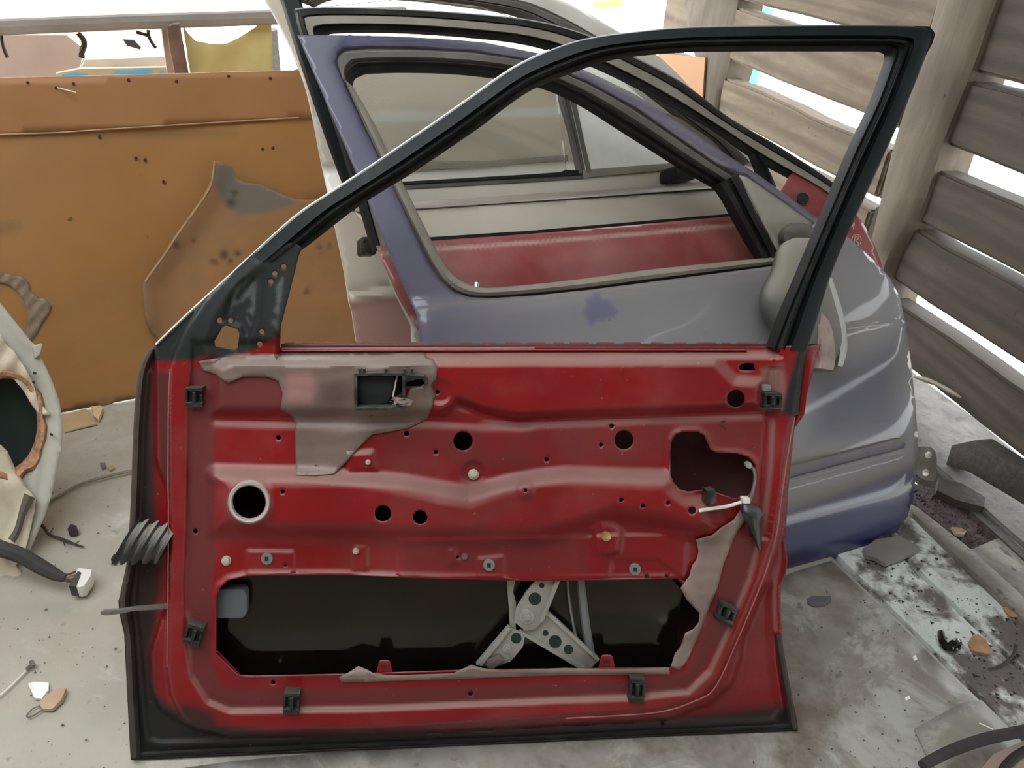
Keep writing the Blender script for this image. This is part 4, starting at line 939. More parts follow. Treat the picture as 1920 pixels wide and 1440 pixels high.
# mirror: foot, shell, lens strip
def mring(cx, cy, wx, wy, hh, ang=0, n=20):
    return [BD.pos(cx + wx * math.cos(a), cy + wy * math.sin(a), hh) for a in np.linspace(0, 2 * math.pi, n, endpoint=False)]
loft('mirror_foot', [mring(1478, 452, 14, 18, 0.01), mring(1492, 446, 34, 26, 0.016), mring(1496, 443, 36, 26, 0.03), mring(1500, 446, 30, 22, 0.05), mring(1502, 450, 18, 14, 0.056)], rubber_dark, blue)
rows = [(446, 1490, 1516, .012, 0.085), (452, 1474, 1530, .026, 0.085), (462, 1461, 1540, .04, 0.085), (480, 1452, 1548, .056, 0.085), (505, 1446, 1553, .066, 0.088), (525, 1436, 1557, .072, 0.09), (545, 1426, 1562, .076, 0.092), (565, 1422, 1568, .078, 0.092), (585, 1426, 1574, .076, 0.092),
        (605, 1438, 1580, .074, 0.09), (630, 1456, 1585, .07, 0.088), (655, 1476, 1585, .062, 0.086), (675, 1496, 1580, .05, 0.084), (690, 1514, 1572, .034, 0.082), (697, 1530, 1560, .014, 0.08)]
def msec(y, x0, x1, dep, hc, k=20):
    out = []
    for a in np.linspace(0, 2 * math.pi, k, endpoint=False):
        c_, s_ = math.cos(a), math.sin(a); c_ = math.copysign(abs(c_) ** 0.8, c_); s_ = math.copysign(abs(s_) ** 0.8, s_)
        out.append(BD.pos((x0 + x1) / 2 + (x1 - x0) / 2 * c_, y, hc + dep * s_ * 0.75))
    return out
sm = smooth_line(np.array([(y, x0, x1, d, hc) for y, x0, x1, d, hc in rows]), 2)
mir = loft('mirror_shell', [msec(*r) for r in sm], mirror_pl, blue)
mir['label'] = 'grey mirror housing seen from its front'
tl_ = [(1518, 584, 1538, 574), (1527, 604, 1550, 594), (1532, 630, 1560, 618), (1535, 655, 1565, 648), (1537, 676, 1566, 676), (1534, 690, 1562, 694)]
ribbon('lens_strip', BD, tl_, [(0, 0.138), (0.2, 0.143), (0.8, 0.143), (1, 0.138)], lens_mt, mir, back=0.02)
ribbon('mirror_rim', BD, [(1540, 520, 1560, 520), (1553, 556, 1572, 556), (1563, 590, 1582, 592), (1568, 625, 1588, 628), (1570, 655, 1588, 660), (1567, 684, 1580, 688)], [(0, 0.100), (0.3, 0.118), (0.8, 0.112), (1, 0.085)], mat('pale_mirror_rim', (0.46, 0.49, 0.45), 0.4, var=0.1), mir, back=0.03)
def stroke(name, pl, pts, w, m, parent, hf, dh=0.0015, n=5):
    p = smooth_line(pts, n); d = np.gradient(p, axis=0); d /= np.linalg.norm(d, axis=1)[:, None] + 1e-9; nn = np.stack([-d[:, 1], d[:, 0]], 1)
    ww = w * (0.75 + 0.35 * rng.random(len(p)))[:, None] / 2
    a, b = p + nn * ww, p - nn * ww
    A3, B3 = pl.pos(a[:, 0], a[:, 1], hf(a) + dh), pl.pos(b[:, 0], b[:, 1], hf(b) + dh)
    V = np.empty((2 * len(p), 3)); V[0::2] = A3; V[1::2] = B3
    return link_mesh(name, poly_mesh(V, [(2 * i, 2 * i + 1, 2 * i + 3, 2 * i + 2) for i in range(len(p) - 1)]), m, parent)
hb = block('hinge_plate', BD, [(1718, 842), (1722, 838), (1745, 837), (1754, 846), (1757, 860), (1756, 896), (1752, 902), (1738, 901), (1724, 896), (1718, 888)], 0.0, 0.005, steel_dk, blue, 0.001)
for x, y in ((1741, 853), (1736, 886)): block('hinge_hole', BD, circle(x, y, 6.5, 14), 0.003, 0.0056, chrome, hb, 0.0006, join=[(circle(x + .8, y - 1.2, 5.2, 14), 0.004, 0.006)])
tube('lock_pin', [BD.pos(893, 541, 0.0), BD.pos(895, 530, 0.0)], 0.006, chrome, blue, smooth=False)

# ================================================================== second red door, outer side out
R2 = Plane(_p0 + NB * 0.15, BA, 29.0)
red2 = empty('car_door', R2.at(-0.2, 0, 0), 'faded red car door with bare black window frame, standing behind the blue door', 'car door')
R2O = [(705, 461), (760, 456), (830, 450), (1000, 438), (1200, 421), (1385, 404), (1440, 398), (1480, 330), (1492, 318), (1560, 356), (1604, 400), (1622, 424), (1640, 460), (1652, 492), (1668, 560), (1676, 640), (1680, 720)] + [R2.px(u, v) for u, v in ((0.42, 0.2), (0.38, 0.02), (-0.72, 0.0), (-0.80, 0.25), (-0.79, 0.45))] + [(800, 645), (776, 607), (766, 592), (745, 555), (712, 478)]
def h_r2(P):
    u, v = R2.uv(P[:, 0], P[:, 1])
    h = np.interp(v, [0, 0.1, 0.3, 0.5, 0.58, 0.60, 0.7, 0.76, 0.8], [0.01, 0.035, 0.05, 0.052, 0.048, 0.044, 0.036, 0.02, 0.008])
    return h - 0.003 * np.exp(-(dist_line(P, [(708, 478), (830, 468), (1000, 456), (1200, 440), (1385, 424)]) / 5) ** 2)
def r2_edge(P):
    return 0.8 * np.exp(-(dist_line(P, [(708, 476), (830, 466), (1000, 454), (1200, 438), (1385, 421)]) / 3.5) ** 2) + 0.7 * np.exp(-(dist_line(P, [(770, 600), (790, 606), (860, 600)]) / 5) ** 2)
plate('outer_skin', R2, R2O, red_old, red2, [], h_r2, 9, 0.0012, lines=[[(708 + 0, 478 + k), (830, 468 + k), (1000, 456 + k), (1200, 440 + k), (1385, 424 + k)] for k in (-8, -4, 0, 4, 8)], attrs=dict(edge=r2_edge))
t2 = teeth(720, 1385, 0, 20, 3, 5)
block('belt_seal', R2, [(800, 445), (1000, 432), (1200, 415), (1390, 399), (1390, 407), (1200, 423), (1000, 440), (800, 452)], -0.012, 0.0, rubber, red2)
F2 = [(700, 470, 745, 462), (640, 270, 690, 262), (590, 120, 640, 130), (565, 60, 612, 92), (556, 24, 602, 74), (560, 15, 614, 63), (640, 13, 650, 59), (763, 17, 763, 60), (897, 26, 890, 69), (1013, 40, 985, 81), (1110, 68, 1062, 103), (1193, 108, 1150, 140), (1280, 155, 1240, 187), (1370, 222, 1335, 240), (1460, 274, 1418, 298), (1563, 343, 1545, 368), (1612, 392, 1575, 410)]
ribbon('window_frame', R2, F2, [(0, 0.0), (0.05, 0.012), (0.28, 0.016), (0.34, 0.006)], rubber, red2, n=6, back=0.015)
ribbon('frame_face', R2, F2, [(0.30, 0.006), (0.36, 0.014), (0.66, 0.016), (0.70, 0.004)], rubber_dusty, red2, n=6, back=0.015)
ribbon('window_channel', R2, F2, [(0.68, 0.002), (0.75, 0.006), (0.95, 0.0), (1, -0.01)], rubber, red2, n=6, back=0.01)
ribbon('corner_post', R2, [(1424, 292, 1404, 276), (1440, 315, 1414, 300), (1456, 350, 1432, 348)], [(0, 0), (0.2, 0.012), (0.5, 0.004), (0.8, 0.008), (1, 0)], rubber, red2, back=0.015)
block('mirror_hole', R2, circle(1506, 372, 11, 14), 0.018, 0.0205, hole_mt, red2)
# chalk letters on the front corner of the skin
stroke('chalk_letter', R2, [(1591, 430), (1593, 419), (1597, 426), (1602, 417), (1600, 430)], 2.2, chalk_p, red2, h_r2)
stroke('chalk_letter', R2, [(1584, 441), (1587, 437), (1590, 441)], 2.0, chalk_p, red2, h_r2)
stroke('chalk_ring', R2, circle(1606, 450, 9, 14, 10) + [(1615, 450)], 1.8, chalk_p, red2, h_r2)
stroke('chalk_letter', R2, [(1602, 455), (1603, 444), (1609, 445), (1608, 449), (1604, 450), (1610, 456)], 2.0, chalk_p, red2, h_r2)

# ================================================================== silver door
SD = Plane(_p0 + NB * 0.27, BA, 29.0)
silv = empty('car_door', SD.at(-0.2, 0, 0), 'silver car door with black pillar, chrome belt strip and glass, behind the faded red one', 'car door')
SO = [(664, 396), (690, 399), (760, 394), (1000, 378), (1360, 352), (1400, 352), (1470, 400), (1520, 470)] + [SD.px(u, v) for u, v in ((0.25, 0.5), (0.25, 0.1), (0.2, 0.01), (-0.70, 0.01), (-0.76, 0.2), (-0.78, 0.4))] + [(770, 610), (735, 540), (712, 480), (703, 458), (692, 432), (676, 410)]
def h_s(P):
    u, v = SD.uv(P[:, 0], P[:, 1]); t = (P[:, 1] - np.interp(P[:, 0], [664, 1360], [396, 352]))
    return np.interp(t, [0, 8, 30, 36, 80, 300], [0.0, 0.014, 0.022, 0.030, 0.045, 0.06])
plate('outer_skin', SD, SO, silver_pt, silv, [], h_s, 12, 0.0012)
block('chrome_strip', SD, [(690, 383), (760, 379), (1000, 363), (1200, 349), (1362, 337), (1362, 351), (1200, 363), (1000, 377), (760, 393), (690, 397)], -0.004, 0.014, chrome, silv, 0.003)
block('strip_end', SD, [(664, 385), (692, 381), (694, 397), (668, 396)], -0.004, 0.012, silver_pt, silv, 0.002)
SFI = [(640, 352), (757, 346), (1000, 333), (1100, 328), (1262, 312), (1300, 310), (1350, 322), (1372, 338), (1200, 350), (1000, 365), (760, 382), (660, 388)]
block('window_sill', SD, SFI, -0.025, -0.004, silver_pt, silv, 0.001)
block('belt_seal', SD, [(740, 347), (1000, 333), (1090, 328), (1092, 319), (1060, 318), (1055, 322), (1000, 326), (740, 341)], -0.02, 0.004, rubber, silv, 0.002)
block('belt_seal', SD, [(740, 356), (1000, 341), (1095, 335), (1100, 327), (1000, 333), (740, 347)], -0.02, 0.0, rubber_dark, silv, 0.002)
block('belt_seal', SD, [(1092, 319), (1110, 317), (1262, 305), (1290, 304), (1290, 317), (1262, 318), (1110, 332), (1094, 334)], -0.02, 0.002, rubber_dusty, silv, 0.002)
PIL = [(498, -60, 512, -60), (526, -5, 560, -5), (540, 40, 575, 35), (572, 140, 610, 130), (620, 280, 652, 270), (664, 396, 690, 380)]
ribbon('pillar_trim', SD, PIL, [(0, -0.002), (0.1, 0.006), (0.9, 0.008), (1, 0.0)], black_pt, silv, back=0.012)
block('door_pin', SD, rrect(676, 444, 706, 478, 6), -0.02, 0.02, plastic_blk, silv, 0.004, join=[(circle(683, 452, 3, 10), 0.018, 0.022)])
F3 = [(560, -5, 590, 10), (600, -30, 640, -6), (760, -24, 770, -2), (900, -8, 900, 14), (980, 6, 970, 28), (1047, 32, 1030, 56), (1110, 66, 1085, 92), (1180, 110, 1160, 140), (1232, 150, 1205, 178), (1300, 212, 1278, 232), (1362, 262, 1340, 276), (1405, 305, 1370, 325)]
ribbon('window_frame', SD, F3, [(0, 0.0), (0.1, 0.006), (0.45, 0.006), (0.5, 0.0), (0.6, 0.004), (1, -0.006)], rubber_dark, silv, n=6, back=0.012)
F3o = [(880, -40, 900, -8), (960, -30, 982, 2), (1020, -12, 1046, 28), (1076, 8, 1112, 64), (1140, 48, 1182, 108), (1216, 92, 1234, 150), (1262, 130, 1282, 190), (1310, 180, 1330, 236), (1390, 262, 1366, 264), (1420, 312, 1408, 306)]
ribbon('roof_edge', SD, F3o, [(0, -0.02), (0.25, -0.006), (0.7, 0.0), (1, 0.0)], mat('silver_frame_paint', (0.62, 0.63, 0.60), 0.3, metal=0.2, coat=0.4), silv, n=6, back=0.01)
plate('sail_panel', SD, [(1250, 212), (1300, 232), (1358, 274), (1350, 284), (1290, 270), (1262, 232)], sail_mt, silv, [], 0.0, 14, 0.003)
gl_s = glass_mat('dusty_clear_glass', (0.97, 0.98, 0.97), 0.06, 0.03, 0.08)
gl_q = glass_mat('sky_pale_quarter_glass', (0.8, 0.83, 0.8), 0.12, 0.05, 0.62, (0.85, 0.87, 0.82))  # strong pale diffuse mix stands in for the bright sky's reflection
block('window_glass', SD, [(590, 14), (770, -4), (900, 12), (1030, 54), (1064, 330), (740, 350), (660, 240)], -0.006, -0.002, gl_s, silv)
block('quarter_glass', SD, [(1046, 62), (1085, 90), (1160, 138), (1278, 230), (1330, 270), (1330, 318), (1100, 328), (1072, 200)], -0.006, -0.002, gl_q, silv)
ribbon('glass_divider', SD, [(1020, 60, 1052, 66), (1047, 175, 1078, 175), (1068, 250, 1093, 250), (1084, 326, 1110, 322)], [(0, -0.01), (0.08, 0.006), (0.30, 0.006), (0.36, -0.004), (0.62, -0.004), (0.66, 0.005), (0.94, 0.005), (1, -0.01)], rubber_dark, silv, n=5, back=0.01)
mb = block('mirror_grommet', SD, [(1254, 322), (1258, 313), (1275, 308), (1296, 311), (1303, 320), (1305, 336), (1256, 340)], 0.0, 0.045, rubber, silv, 0.006)
block('grommet_hole', SD, circle(1271, 320, 4, 10), 0.04, 0.0462, hole_mt, mb, join=[(circle(1290, 317, 6, 10), 0.04, 0.0462)])

# ================================================================== tall grey door at the back of the stack
GD = Plane(_p0 + NB * 0.55, BA, 29.0)
grey = empty('car_door', GD.at(-0.2, 0, 0), 'tall dusty grey door with pale edge, last of the leaning stack', 'car door')
GO = [(476, -60), (505, -60), (560, 60), (600, 140), (720, 128), (1000, 126), (1080, 140), (1180, 190), (1260, 260), (1300, 330)] + [GD.px(u, v) for u, v in ((0.0, 0.4), (0.0, 0.0), (-0.72, 0.0), (-0.80, 0.2))] + [(676, 700), (668, 640), (660, 595), (655, 570), (652, 552), (640, 480), (604, 310), (575, 170), (540, 80), (497, 2)]
GO = [(497, 0), (476, -60), (505, -60), (560, 60), (600, 140), (720, 128), (1000, 126), (1080, 140), (1180, 190), (1260, 260), (1300, 330)] + [GD.px(u, v) for u, v in ((0.0, 0.4), (0.0, 0.0), (-0.72, 0.0), (-0.82, 0.2))] + [(668, 640), (660, 585), (655, 568), (652, 550), (640, 480), (604, 310), (575, 170), (540, 80)]
def h_g(P):
    t = P[:, 1] - np.interp(P[:, 0], [660, 1060], [218, 206])
    h = np.interp(t, [-80, -8, 0, 10, 80, 92, 96, 110, 130, 400], [-0.03, -0.006, 0.0, 0.010, 0.016, 0.016, 0.008, 0.006, 0.02, 0.03])
    return h + 0.008 * np.exp(-(dist_line(P, [(640, 560), (900, 530)]) / 8) ** 2) - 0.008 * np.exp(-(dist_line(P, [(640, 548), (900, 518)]) / 6) ** 2)
def g_band(P):
    t = P[:, 1] - np.interp(P[:, 0], [660, 1060], [222, 208]); return sstep(t, -7, -4) * sstep(-t, -10, -7)
def g_white(P):
    t = P[:, 1] - np.interp(P[:, 0], [760, 1080], [318, 304]); return sstep(t, -2, 2) * sstep(-t, -60, -50)
plate('outer_skin', GD, GO, grey_pt, grey, [], h_g, 10, 0.0015, attrs=dict(band=g_band, white=g_white, pink_reflection=lambda P: 0.85 * sstep(P[:, 1] - np.interp(P[:, 0], [650, 790], [566, 552]), -3, 3) * (P[:, 0] < 860)))  # pink below the crease: the red door's reflection painted into the colour
block('body_moulding', GD, [(740, 308), (900, 302), (1064, 290), (1066, 300), (900, 313), (740, 320)], 0.0, 0.02, rubber_dusty, grey, 0.003)
tube('skin_edge', GD.pos([497, 540, 575, 604, 640, 652, 655, 660, 668], [0, 80, 170, 310, 480, 550, 568, 585, 640], 0.004), 0.0018, white_pl, grey, 6)

# ================================================================== hardboard sheets along the back
_ba = floor_pt(120, 773); _bb = floor_pt(250, 748)
HB = Plane(_ba, math.degrees(math.atan2(_bb[1] - _ba[1], _bb[0] - _ba[0])), 4.0)
hb_tr = [(0, 252), (100, 247), (300, 236), (580, 221), (760, 212)]
lowO = [(-420, 268), (0, 250), (300, 233), (580, 218), (800, 208)] + [HB.px(1.05, 0.0)] + [(250, 748), (120, 773)] + [HB.px(-0.7, 0.0)]
TEAR = [(-30, 528), (14, 520), (40, 522), (52, 530), (58, 545), (72, 560), (95, 572), (90, 590), (80, 600), (70, 625), (58, 640), (30, 660), (-30, 660)]
def a_bgrey(P): return 0.35 * sstep(sd(P, [(-40, 515), (20, 515), (50, 520), (62, 548), (96, 570), (82, 600), (60, 640), (-40, 650)]), -4, 3) * sstep(-sd(P, [(-60, 540), (5, 532), (30, 545), (48, 575), (52, 600), (46, 630), (-60, 640)]), -3, 2)
def a_bscuff(P): return 0.5 * np.exp(-(dist_line(P, [(0, 430), (30, 425)]) / 9) ** 2) + 0.35 * np.exp(-(dist_line(P, [(190, 260), (300, 250), (440, 248)]) / 5) ** 2) + 0.55 * np.exp(-(dist_line(P, [(124, 770), (250, 745)]) / 9) ** 2)
lower = plate('hardboard_sheet', HB, lowO, board_mt, None, [], lambda P: 0.002 * np.sin(P[:, 0] / 60.0), 14, 0.006, attrs=dict(grey=a_bgrey, scuff=a_bscuff))
tag(lower, 'large ochre hardboard sheet standing on the floor along the back left', 'board')
upO = [(-420, 168), (0, 146), (300, 139), (550, 132), (800, 126), (800, 212), (580, 222), (300, 238), (0, 254), (-420, 274)]
upper = plate('hardboard_sheet', HB, upO, board_top, None, [], 0.010, 16, 0.006)
tag(upper, 'brown hardboard strip overlapping the top of the large ochre sheet', 'board')
ede = smooth_line([(0, 252), (100, 249), (190, 243), (300, 236), (400, 230), (560, 220)], 4)
tube('torn_edge', HB.pos(ede[:, 0], ede[:, 1], 0.011), 0.0018, board_edge, upper, 5, smooth=False)
for x, y in ((52, 155), (138, 157), (241, 150), (331, 153), (429, 143), (507, 147), (105, 165)):
    block('nail_head', HB, circle(x, y, 3.0, 8), 0.009, 0.0125, nail_mt, upper)
for x, y in ((187, 257), (255, 297), (272, 300), (307, 341), (493, 280), (512, 278)):
    block('nail_head', HB, circle(x, y, 3.2, 8), 0.0, 0.003, nail_mt, lower)
tag(tube('nail', HB.pos([106, 122, 142], [164, 168, 173], [0.010, 0.022, 0.03]), 0.0014, white_pl, None, 6), 'thin pale nail sticking out of the brown top strip', 'nail')
plate('torn_fringe', HB, [(-30, 514), (14, 513), (26, 518), (40, 519), (52, 530), (56, 545), (70, 558), (84, 562), (96, 573), (92, 586), (82, 600), (72, 622), (62, 636), (52, 646), (48, 636), (53, 604), (52, 582), (44, 562), (28, 542), (8, 531), (-30, 530)], torn_paper, lower, [], lambda P: 0.006 + 0.002 * np.sin(P[:, 0] / 4 + P[:, 1] / 5), 6, 0.003)
trO = [(402, 302), (420, 304), (436, 314), (445, 335), (460, 343), (485, 345), (520, 360), (550, 372), (575, 375), (600, 372), (640, 360), (700, 420)] + [HB.px(1.0, 0.03), HB.px(0.42, 0.03)] + [(300, 640), (288, 630), (276, 610), (272, 590), (270, 560), (268, 535), (272, 525), (290, 500), (308, 475), (330, 440), (360, 400), (380, 372), (396, 340), (400, 320)]
def h_tr(P):
    return 0.022 + 0.022 * np.exp(-(dist_line(P, [(402, 302), (396, 340), (360, 400), (308, 475), (270, 530), (274, 600)]) / 26) ** 2)
def a_tg(P):
    g = sstep(sd(P, [(395, 310), (440, 310), (446, 338), (485, 344), (555, 373), (545, 385), (500, 398), (450, 402), (420, 385), (405, 350), (398, 340)]), -8, 6)
    return np.maximum(g, 0.6 * np.exp(-(dist_line(P, [(270, 530), (272, 590), (290, 632)]) / 8) ** 2))
def a_ts(P):
    s = np.zeros(len(P))
    for x, y, r in ((434, 380, 8), (440, 362, 6), (330, 459, 7), (400, 490, 6), (420, 478, 9), (445, 475, 6), (432, 490, 5), (405, 495, 4), (598, 462, 4), (617, 460, 4), (603, 474, 3), (575, 547, 5), (364, 450, 4)): s = np.maximum(s, np.exp(-((np.hypot(P[:, 0] - x, P[:, 1] - y)) / r) ** 2))
    return s
torn = plate('torn_hardboard', HB, trO, board_torn, None, [], h_tr, 7, 0.005, attrs=dict(grey=a_tg, scuff=a_ts))
tag(torn, 'torn scuffed hardboard piece with grey peaked corner against the ochre sheet', 'board')
e2 = smooth_line([(402, 302), (399, 330), (394, 350), (380, 374), (360, 402), (330, 444), (308, 478), (290, 503), (272, 528)], 4)
tube('torn_edge', HB.pos(e2[:, 0], e2[:, 1], h_tr(e2)), 0.0022, board_edge, torn, 5, smooth=False)
# orange board piece at the far post
tag(block('hardboard_sheet', WALL, [(1236, 100), (1322, 108), (1316, 200), (1300, 330), (1236, 330)], 0.025, 0.032, board_top), 'small orange board nailed beside the far wall post', 'board')

# ================================================================== speaker trim panel, left edge
_tb = floor_pt(62, 1040)
TP = Plane(_tb, 48.0, 20.0)
card = empty('door_trim_panel', _tb, 'pale car door trim panel with torn cloth and round speaker hole, left edge', 'trim panel')
CO = [(-160, 470), (-60, 520), (0, 568), (30, 605), (58, 640), (72, 652), (80, 648), (76, 668), (88, 692), (100, 720), (112, 755), (118, 795), (117, 825), (110, 870), (98, 925), (84, 968), (66, 1010), (52, 1040), (36, 1090), (10, 1130), (-60, 1150), (-200, 1150)]
SPK = circle(12, 795, 62, 28, 88)
def h_card(P):
    d = dist_line(P, CO[2:20]); h = 0.020 * np.exp(-(d / 26) ** 2) + 0.006 * np.exp(-((d - 38) / 8) ** 2)
    return h - 0.012 * sstep(-np.hypot((P[:, 0] - 12) / 62, (P[:, 1] - 795) / 88), -1.35, -1.0)
plate('trim_shell', TP, CO, card_white, card, [SPK], h_card, 9, 0.004)
CL = [(-160, 600), (-40, 615), (0, 627), (13, 648), (26, 658), (43, 684), (60, 713), (66, 733), (70, 752), (82, 764), (93, 776), (86, 779), (72, 776), (60, 760), (43, 731), (20, 704), (0, 698), (-60, 700), (-160, 705)]
plate('trim_cloth', TP, CL, cloth_mt, card, [], lambda P: h_card(P) + 0.012 + 0.003 * np.sin(P[:, 0] / 7 + P[:, 1] / 11), 7, 0.001)
so_, si_ = np.array(circle(14, 800, 76, 30, 106)), np.array(circle(12, 795, 60, 30, 86))
wob = 1 + 0.05 * np.sin(np.arange(30) * 2.1) + 0.04 * np.sin(np.arange(30) * 4.7)
so_ = (so_ - [14, 800]) * wob[:, None] + [14, 800]
ribbon('fibre_ring', TP, np.column_stack([so_, si_]), [(0, 0.004), (0.3, 0.012), (0.7, 0.008), (1, -0.006)], fibre_mt, card, closed=True, raw=True, back=0.01)
sb = plate('speaker_backing', TP, circle(12, 800, 74, 26, 104), hole_mt, card, [], -0.06, 20, 0.002)
CL2 = [(-160, 820), (0, 833), (14, 846), (30, 880), (50, 914), (68, 934), (64, 960), (54, 1008), (46, 1034), (30, 1060), (46, 1082), (20, 1098), (0, 1110), (-160, 1120)]
plate('trim_cloth', TP, CL2, cloth_mt, card, [], lambda P: h_card(P) + 0.016 + 0.004 * np.sin(P[:, 0] / 9 - P[:, 1] / 14), 7, 0.001)['label'] = 'cream cloth flap below the speaker hole'
ribbon('strap', TP, [(46, 925, 66, 934), (36, 960, 48, 968), (28, 990, 40, 994), (16, 1010, 28, 1018)], [(0, 0.040), (0.5, 0.044), (1, 0.040)], strap_mt, card, back=0.003)
for x, y in ((66, 700), (97, 815), (64, 717)): block('screw_hole', TP, circle(x, y, 2.6, 8), 0.018, 0.026, nail_mt, card)
block('edge_clip', TP, [(62, 650), (80, 644), (76, 664), (66, 672)], 0.015, 0.03, card_white, card, 0.002)

# ================================================================== things on the floor, left
def fp(pts, z): return np.array([FLOOR.pos(x, y, zz) for (x, y), zz in zip(pts, z)])
cab = empty('wiring_cable', floor_pt(60, 1090), 'thick dark cable ending in a cream plug, front left over the pale floor', 'cable')
tube('sleeve', fp([(-60, 1005), (0, 1028), (40, 1042), (75, 1062), (105, 1078), (122, 1084)], [0.10, 0.085, 0.075, 0.06, 0.045, 0.04]), [0.016, 0.016, 0.0155, 0.015, 0.012, 0.008], cable_mt, cab)
for i, (dy, m_) in enumerate(((-6, wire_red), (-2, wire_mt), (3, wire_red), (7, cable_mt))):
    tube('wire', fp([(110, 1080 + dy * .3), (128, 1083 + dy), (142, 1080 + dy * 1.4)], [0.042, 0.04, 0.034]), 0.0022, m_, cab, 6)
cv = FLOOR.pos(150, 1083, 0.03)
plug = block('plug', FLOOR, [(146, 1064), (172, 1068), (170, 1079), (158, 1098), (150, 1101), (128, 1099), (138, 1085)], 0.008, 0.036, white_pl, cab, 0.0008)
block('plug_face', FLOOR, [(146, 1070), (152, 1073), (142, 1100), (128, 1098)], 0.010, 0.039, plastic_blk, plug, 0.001)
def floor_thing(name, cat, label, poly, m, h1=0.004, bumpy=0.0, h0=0.0, group=None):
    c = np.mean(poly, 0); n = len(poly); w = [FLOOR.pos(x, y, 0.001) for x, y in poly]; cc = FLOOR.pos(c[0], c[1], 0.001)
    top = [p + np.array([0, 0, h1 + bumpy * random.random()]) for p in w]; mid_ = [(p + cc) / 2 + np.array([0, 0, h1 + bumpy * random.random()]) for p in w]
    V = w + top + mid_ + [cc + np.array([0, 0, h1 + bumpy * 0.5])]; Fc = [tuple(range(n))[::-1]]
    for i in range(n):
        j = (i + 1) % n; Fc += [(i, j, n + j, n + i), (n + i, n + j, 2 * n + j, 2 * n + i), (2 * n + i, 2 * n + j, 3 * n)]
    me = poly_mesh(V, Fc); fix_normals(me)
    return tag(link_mesh(name, me, m, None, angle=30), label, cat, group)
paper_mt = mat('white_paper', (0.85, 0.83, 0.78), 0.9, var=0.05)
cardb_mt = mat('brown_card', (0.42, 0.30, 0.20), 0.85, var=0.2)
tanb_mt = mat('tan_hardboard', (0.44, 0.31, 0.17), 0.8, var=0.15)
leaf_mt = mat('dry_brown_leaf', (0.36, 0.20, 0.10), 0.7, var=0.25, vscale=30)
floor_thing('paper_scrap', 'paper', 'torn white paper scrap at the left on the pale floor', [(54, 1286), (66, 1282), (92, 1282), (92, 1296), (80, 1314), (66, 1312), (60, 1298)], paper_mt, 0.003, 0.006)
floor_thing('card_scrap', 'card', 'brown card scrap overlapping the white paper scrap', [(74, 1322), (90, 1306), (112, 1296), (127, 1297), (118, 1318), (100, 1334), (82, 1334)], cardb_mt, 0.006, 0.006)
floor_thing('board_scrap', 'board scrap', 'flat tan hardboard scrap at the foot of the ochre sheet', [(118, 780), (162, 768), (174, 786), (182, 797), (150, 804), (122, 812)], tanb_mt, 0.004)
floor_thing('board_scrap', 'board scrap', 'small pale orange board chip beside the tan scrap', [(172, 768), (190, 766), (194, 772), (186, 792), (178, 786)], mat('pale_orange_chip', (0.62, 0.42, 0.2), 0.8), 0.010, 0.004)
floor_thing('paint_flake', 'flake', 'small grey flake on the floor left of the red door', [(188, 872), (198, 870), (200, 878), (192, 882)], grey_pl, 0.004, 0.004)
floor_thing('wood_chip', 'chip', 'small yellowish wood chip next to the grey flake', [(202, 880), (212, 874), (216, 880), (206, 884)], tanb_mt, 0.004, 0.004)
floor_thing('dirt_clump', 'dirt', 'dark dirt clump between the cable and the rubber boot', [(129, 1000), (136, 993), (146, 994), (148, 1002), (140, 1006), (131, 1005)], soil_mt, 0.008, 0.012)
floor_thing('dirt_clump', 'dirt', 'elongated dark clump just below the rubber boot of the red door', [(209, 1052), (214, 1044), (224, 1041), (225, 1048), (216, 1058), (210, 1058)], soil_mt, 0.006, 0.008)
tag(tube('wire', fp([(70, 951), (110, 930), (150, 908), (200, 893), (248, 882)], [0.004, 0.005, 0.01, 0.012, 0.012]), 0.0036, wire_mt, None, 6), 'grey-brown wire running from the trim panel behind the red door', 'wire')
wt = tag(tube('thin_rod', fp([(-20, 1318), (10, 1296), (45, 1262), (52, 1254)], [0.004] * 4), 0.0022, wire_lt, None, 6), 'thin pale rod with dark bent tip, lower left floor', 'rod')
tube('rod_tip', fp([(50, 1256), (56, 1250), (62, 1247), (58, 1239)], [0.005, 0.008, 0.01, 0.014]), 0.0042, steel_dk, wt, 6)
tw = tag(tube('twig', fp([(58, 992), (78, 985), (92, 1002), (120, 1012), (140, 1020), (158, 1026)], [0.006, 0.014, 0.01, 0.006, 0.005, 0.004]), [0.003, 0.004, 0.003, 0.0035, 0.0025, 0.0015], darkwood, None, 6), 'dark dry weed stem lying beside the trim panel', 'twig')
for a, b in (((92, 1002), (100, 990)), ((118, 1011), (122, 1024)), ((140, 1020), (150, 1014))):
    tube('stem', fp([a, b], [0.009, 0.012]), [0.0018, 0.001], darkwood, tw, 5, smooth=False)
tag(tube('loop_wire', fp([(80, 1322), (62, 1328), (50, 1342), (58, 1344), (75, 1334), (84, 1328)], [0.003] * 6), 0.0013, steel_dk, None, 5), 'fine bent wire loop by the brown card scrap', 'wire')
crumb_mt = mat('dark_floor_crumbs', (0.10, 0.075, 0.05), 0.8, var=0.5, vscale=80)
tag(crumbs('crumbs', [(0, 820), (240, 800), (240, 1440), (0, 1440)], 120, 0.001, 0.0036, crumb_mt), 'fine dark crumbs over the pale floor at the left', 'debris')
tag(crumbs('crumbs', [(1480, 1080), (1600, 1060), (1900, 1380), (1700, 1440), (1200, 1440), (1500, 1390)], 130, 0.001, 0.0036, crumb_mt, None, 0.0035), 'fine dark crumbs over the grey sheet at the right', 'debris')
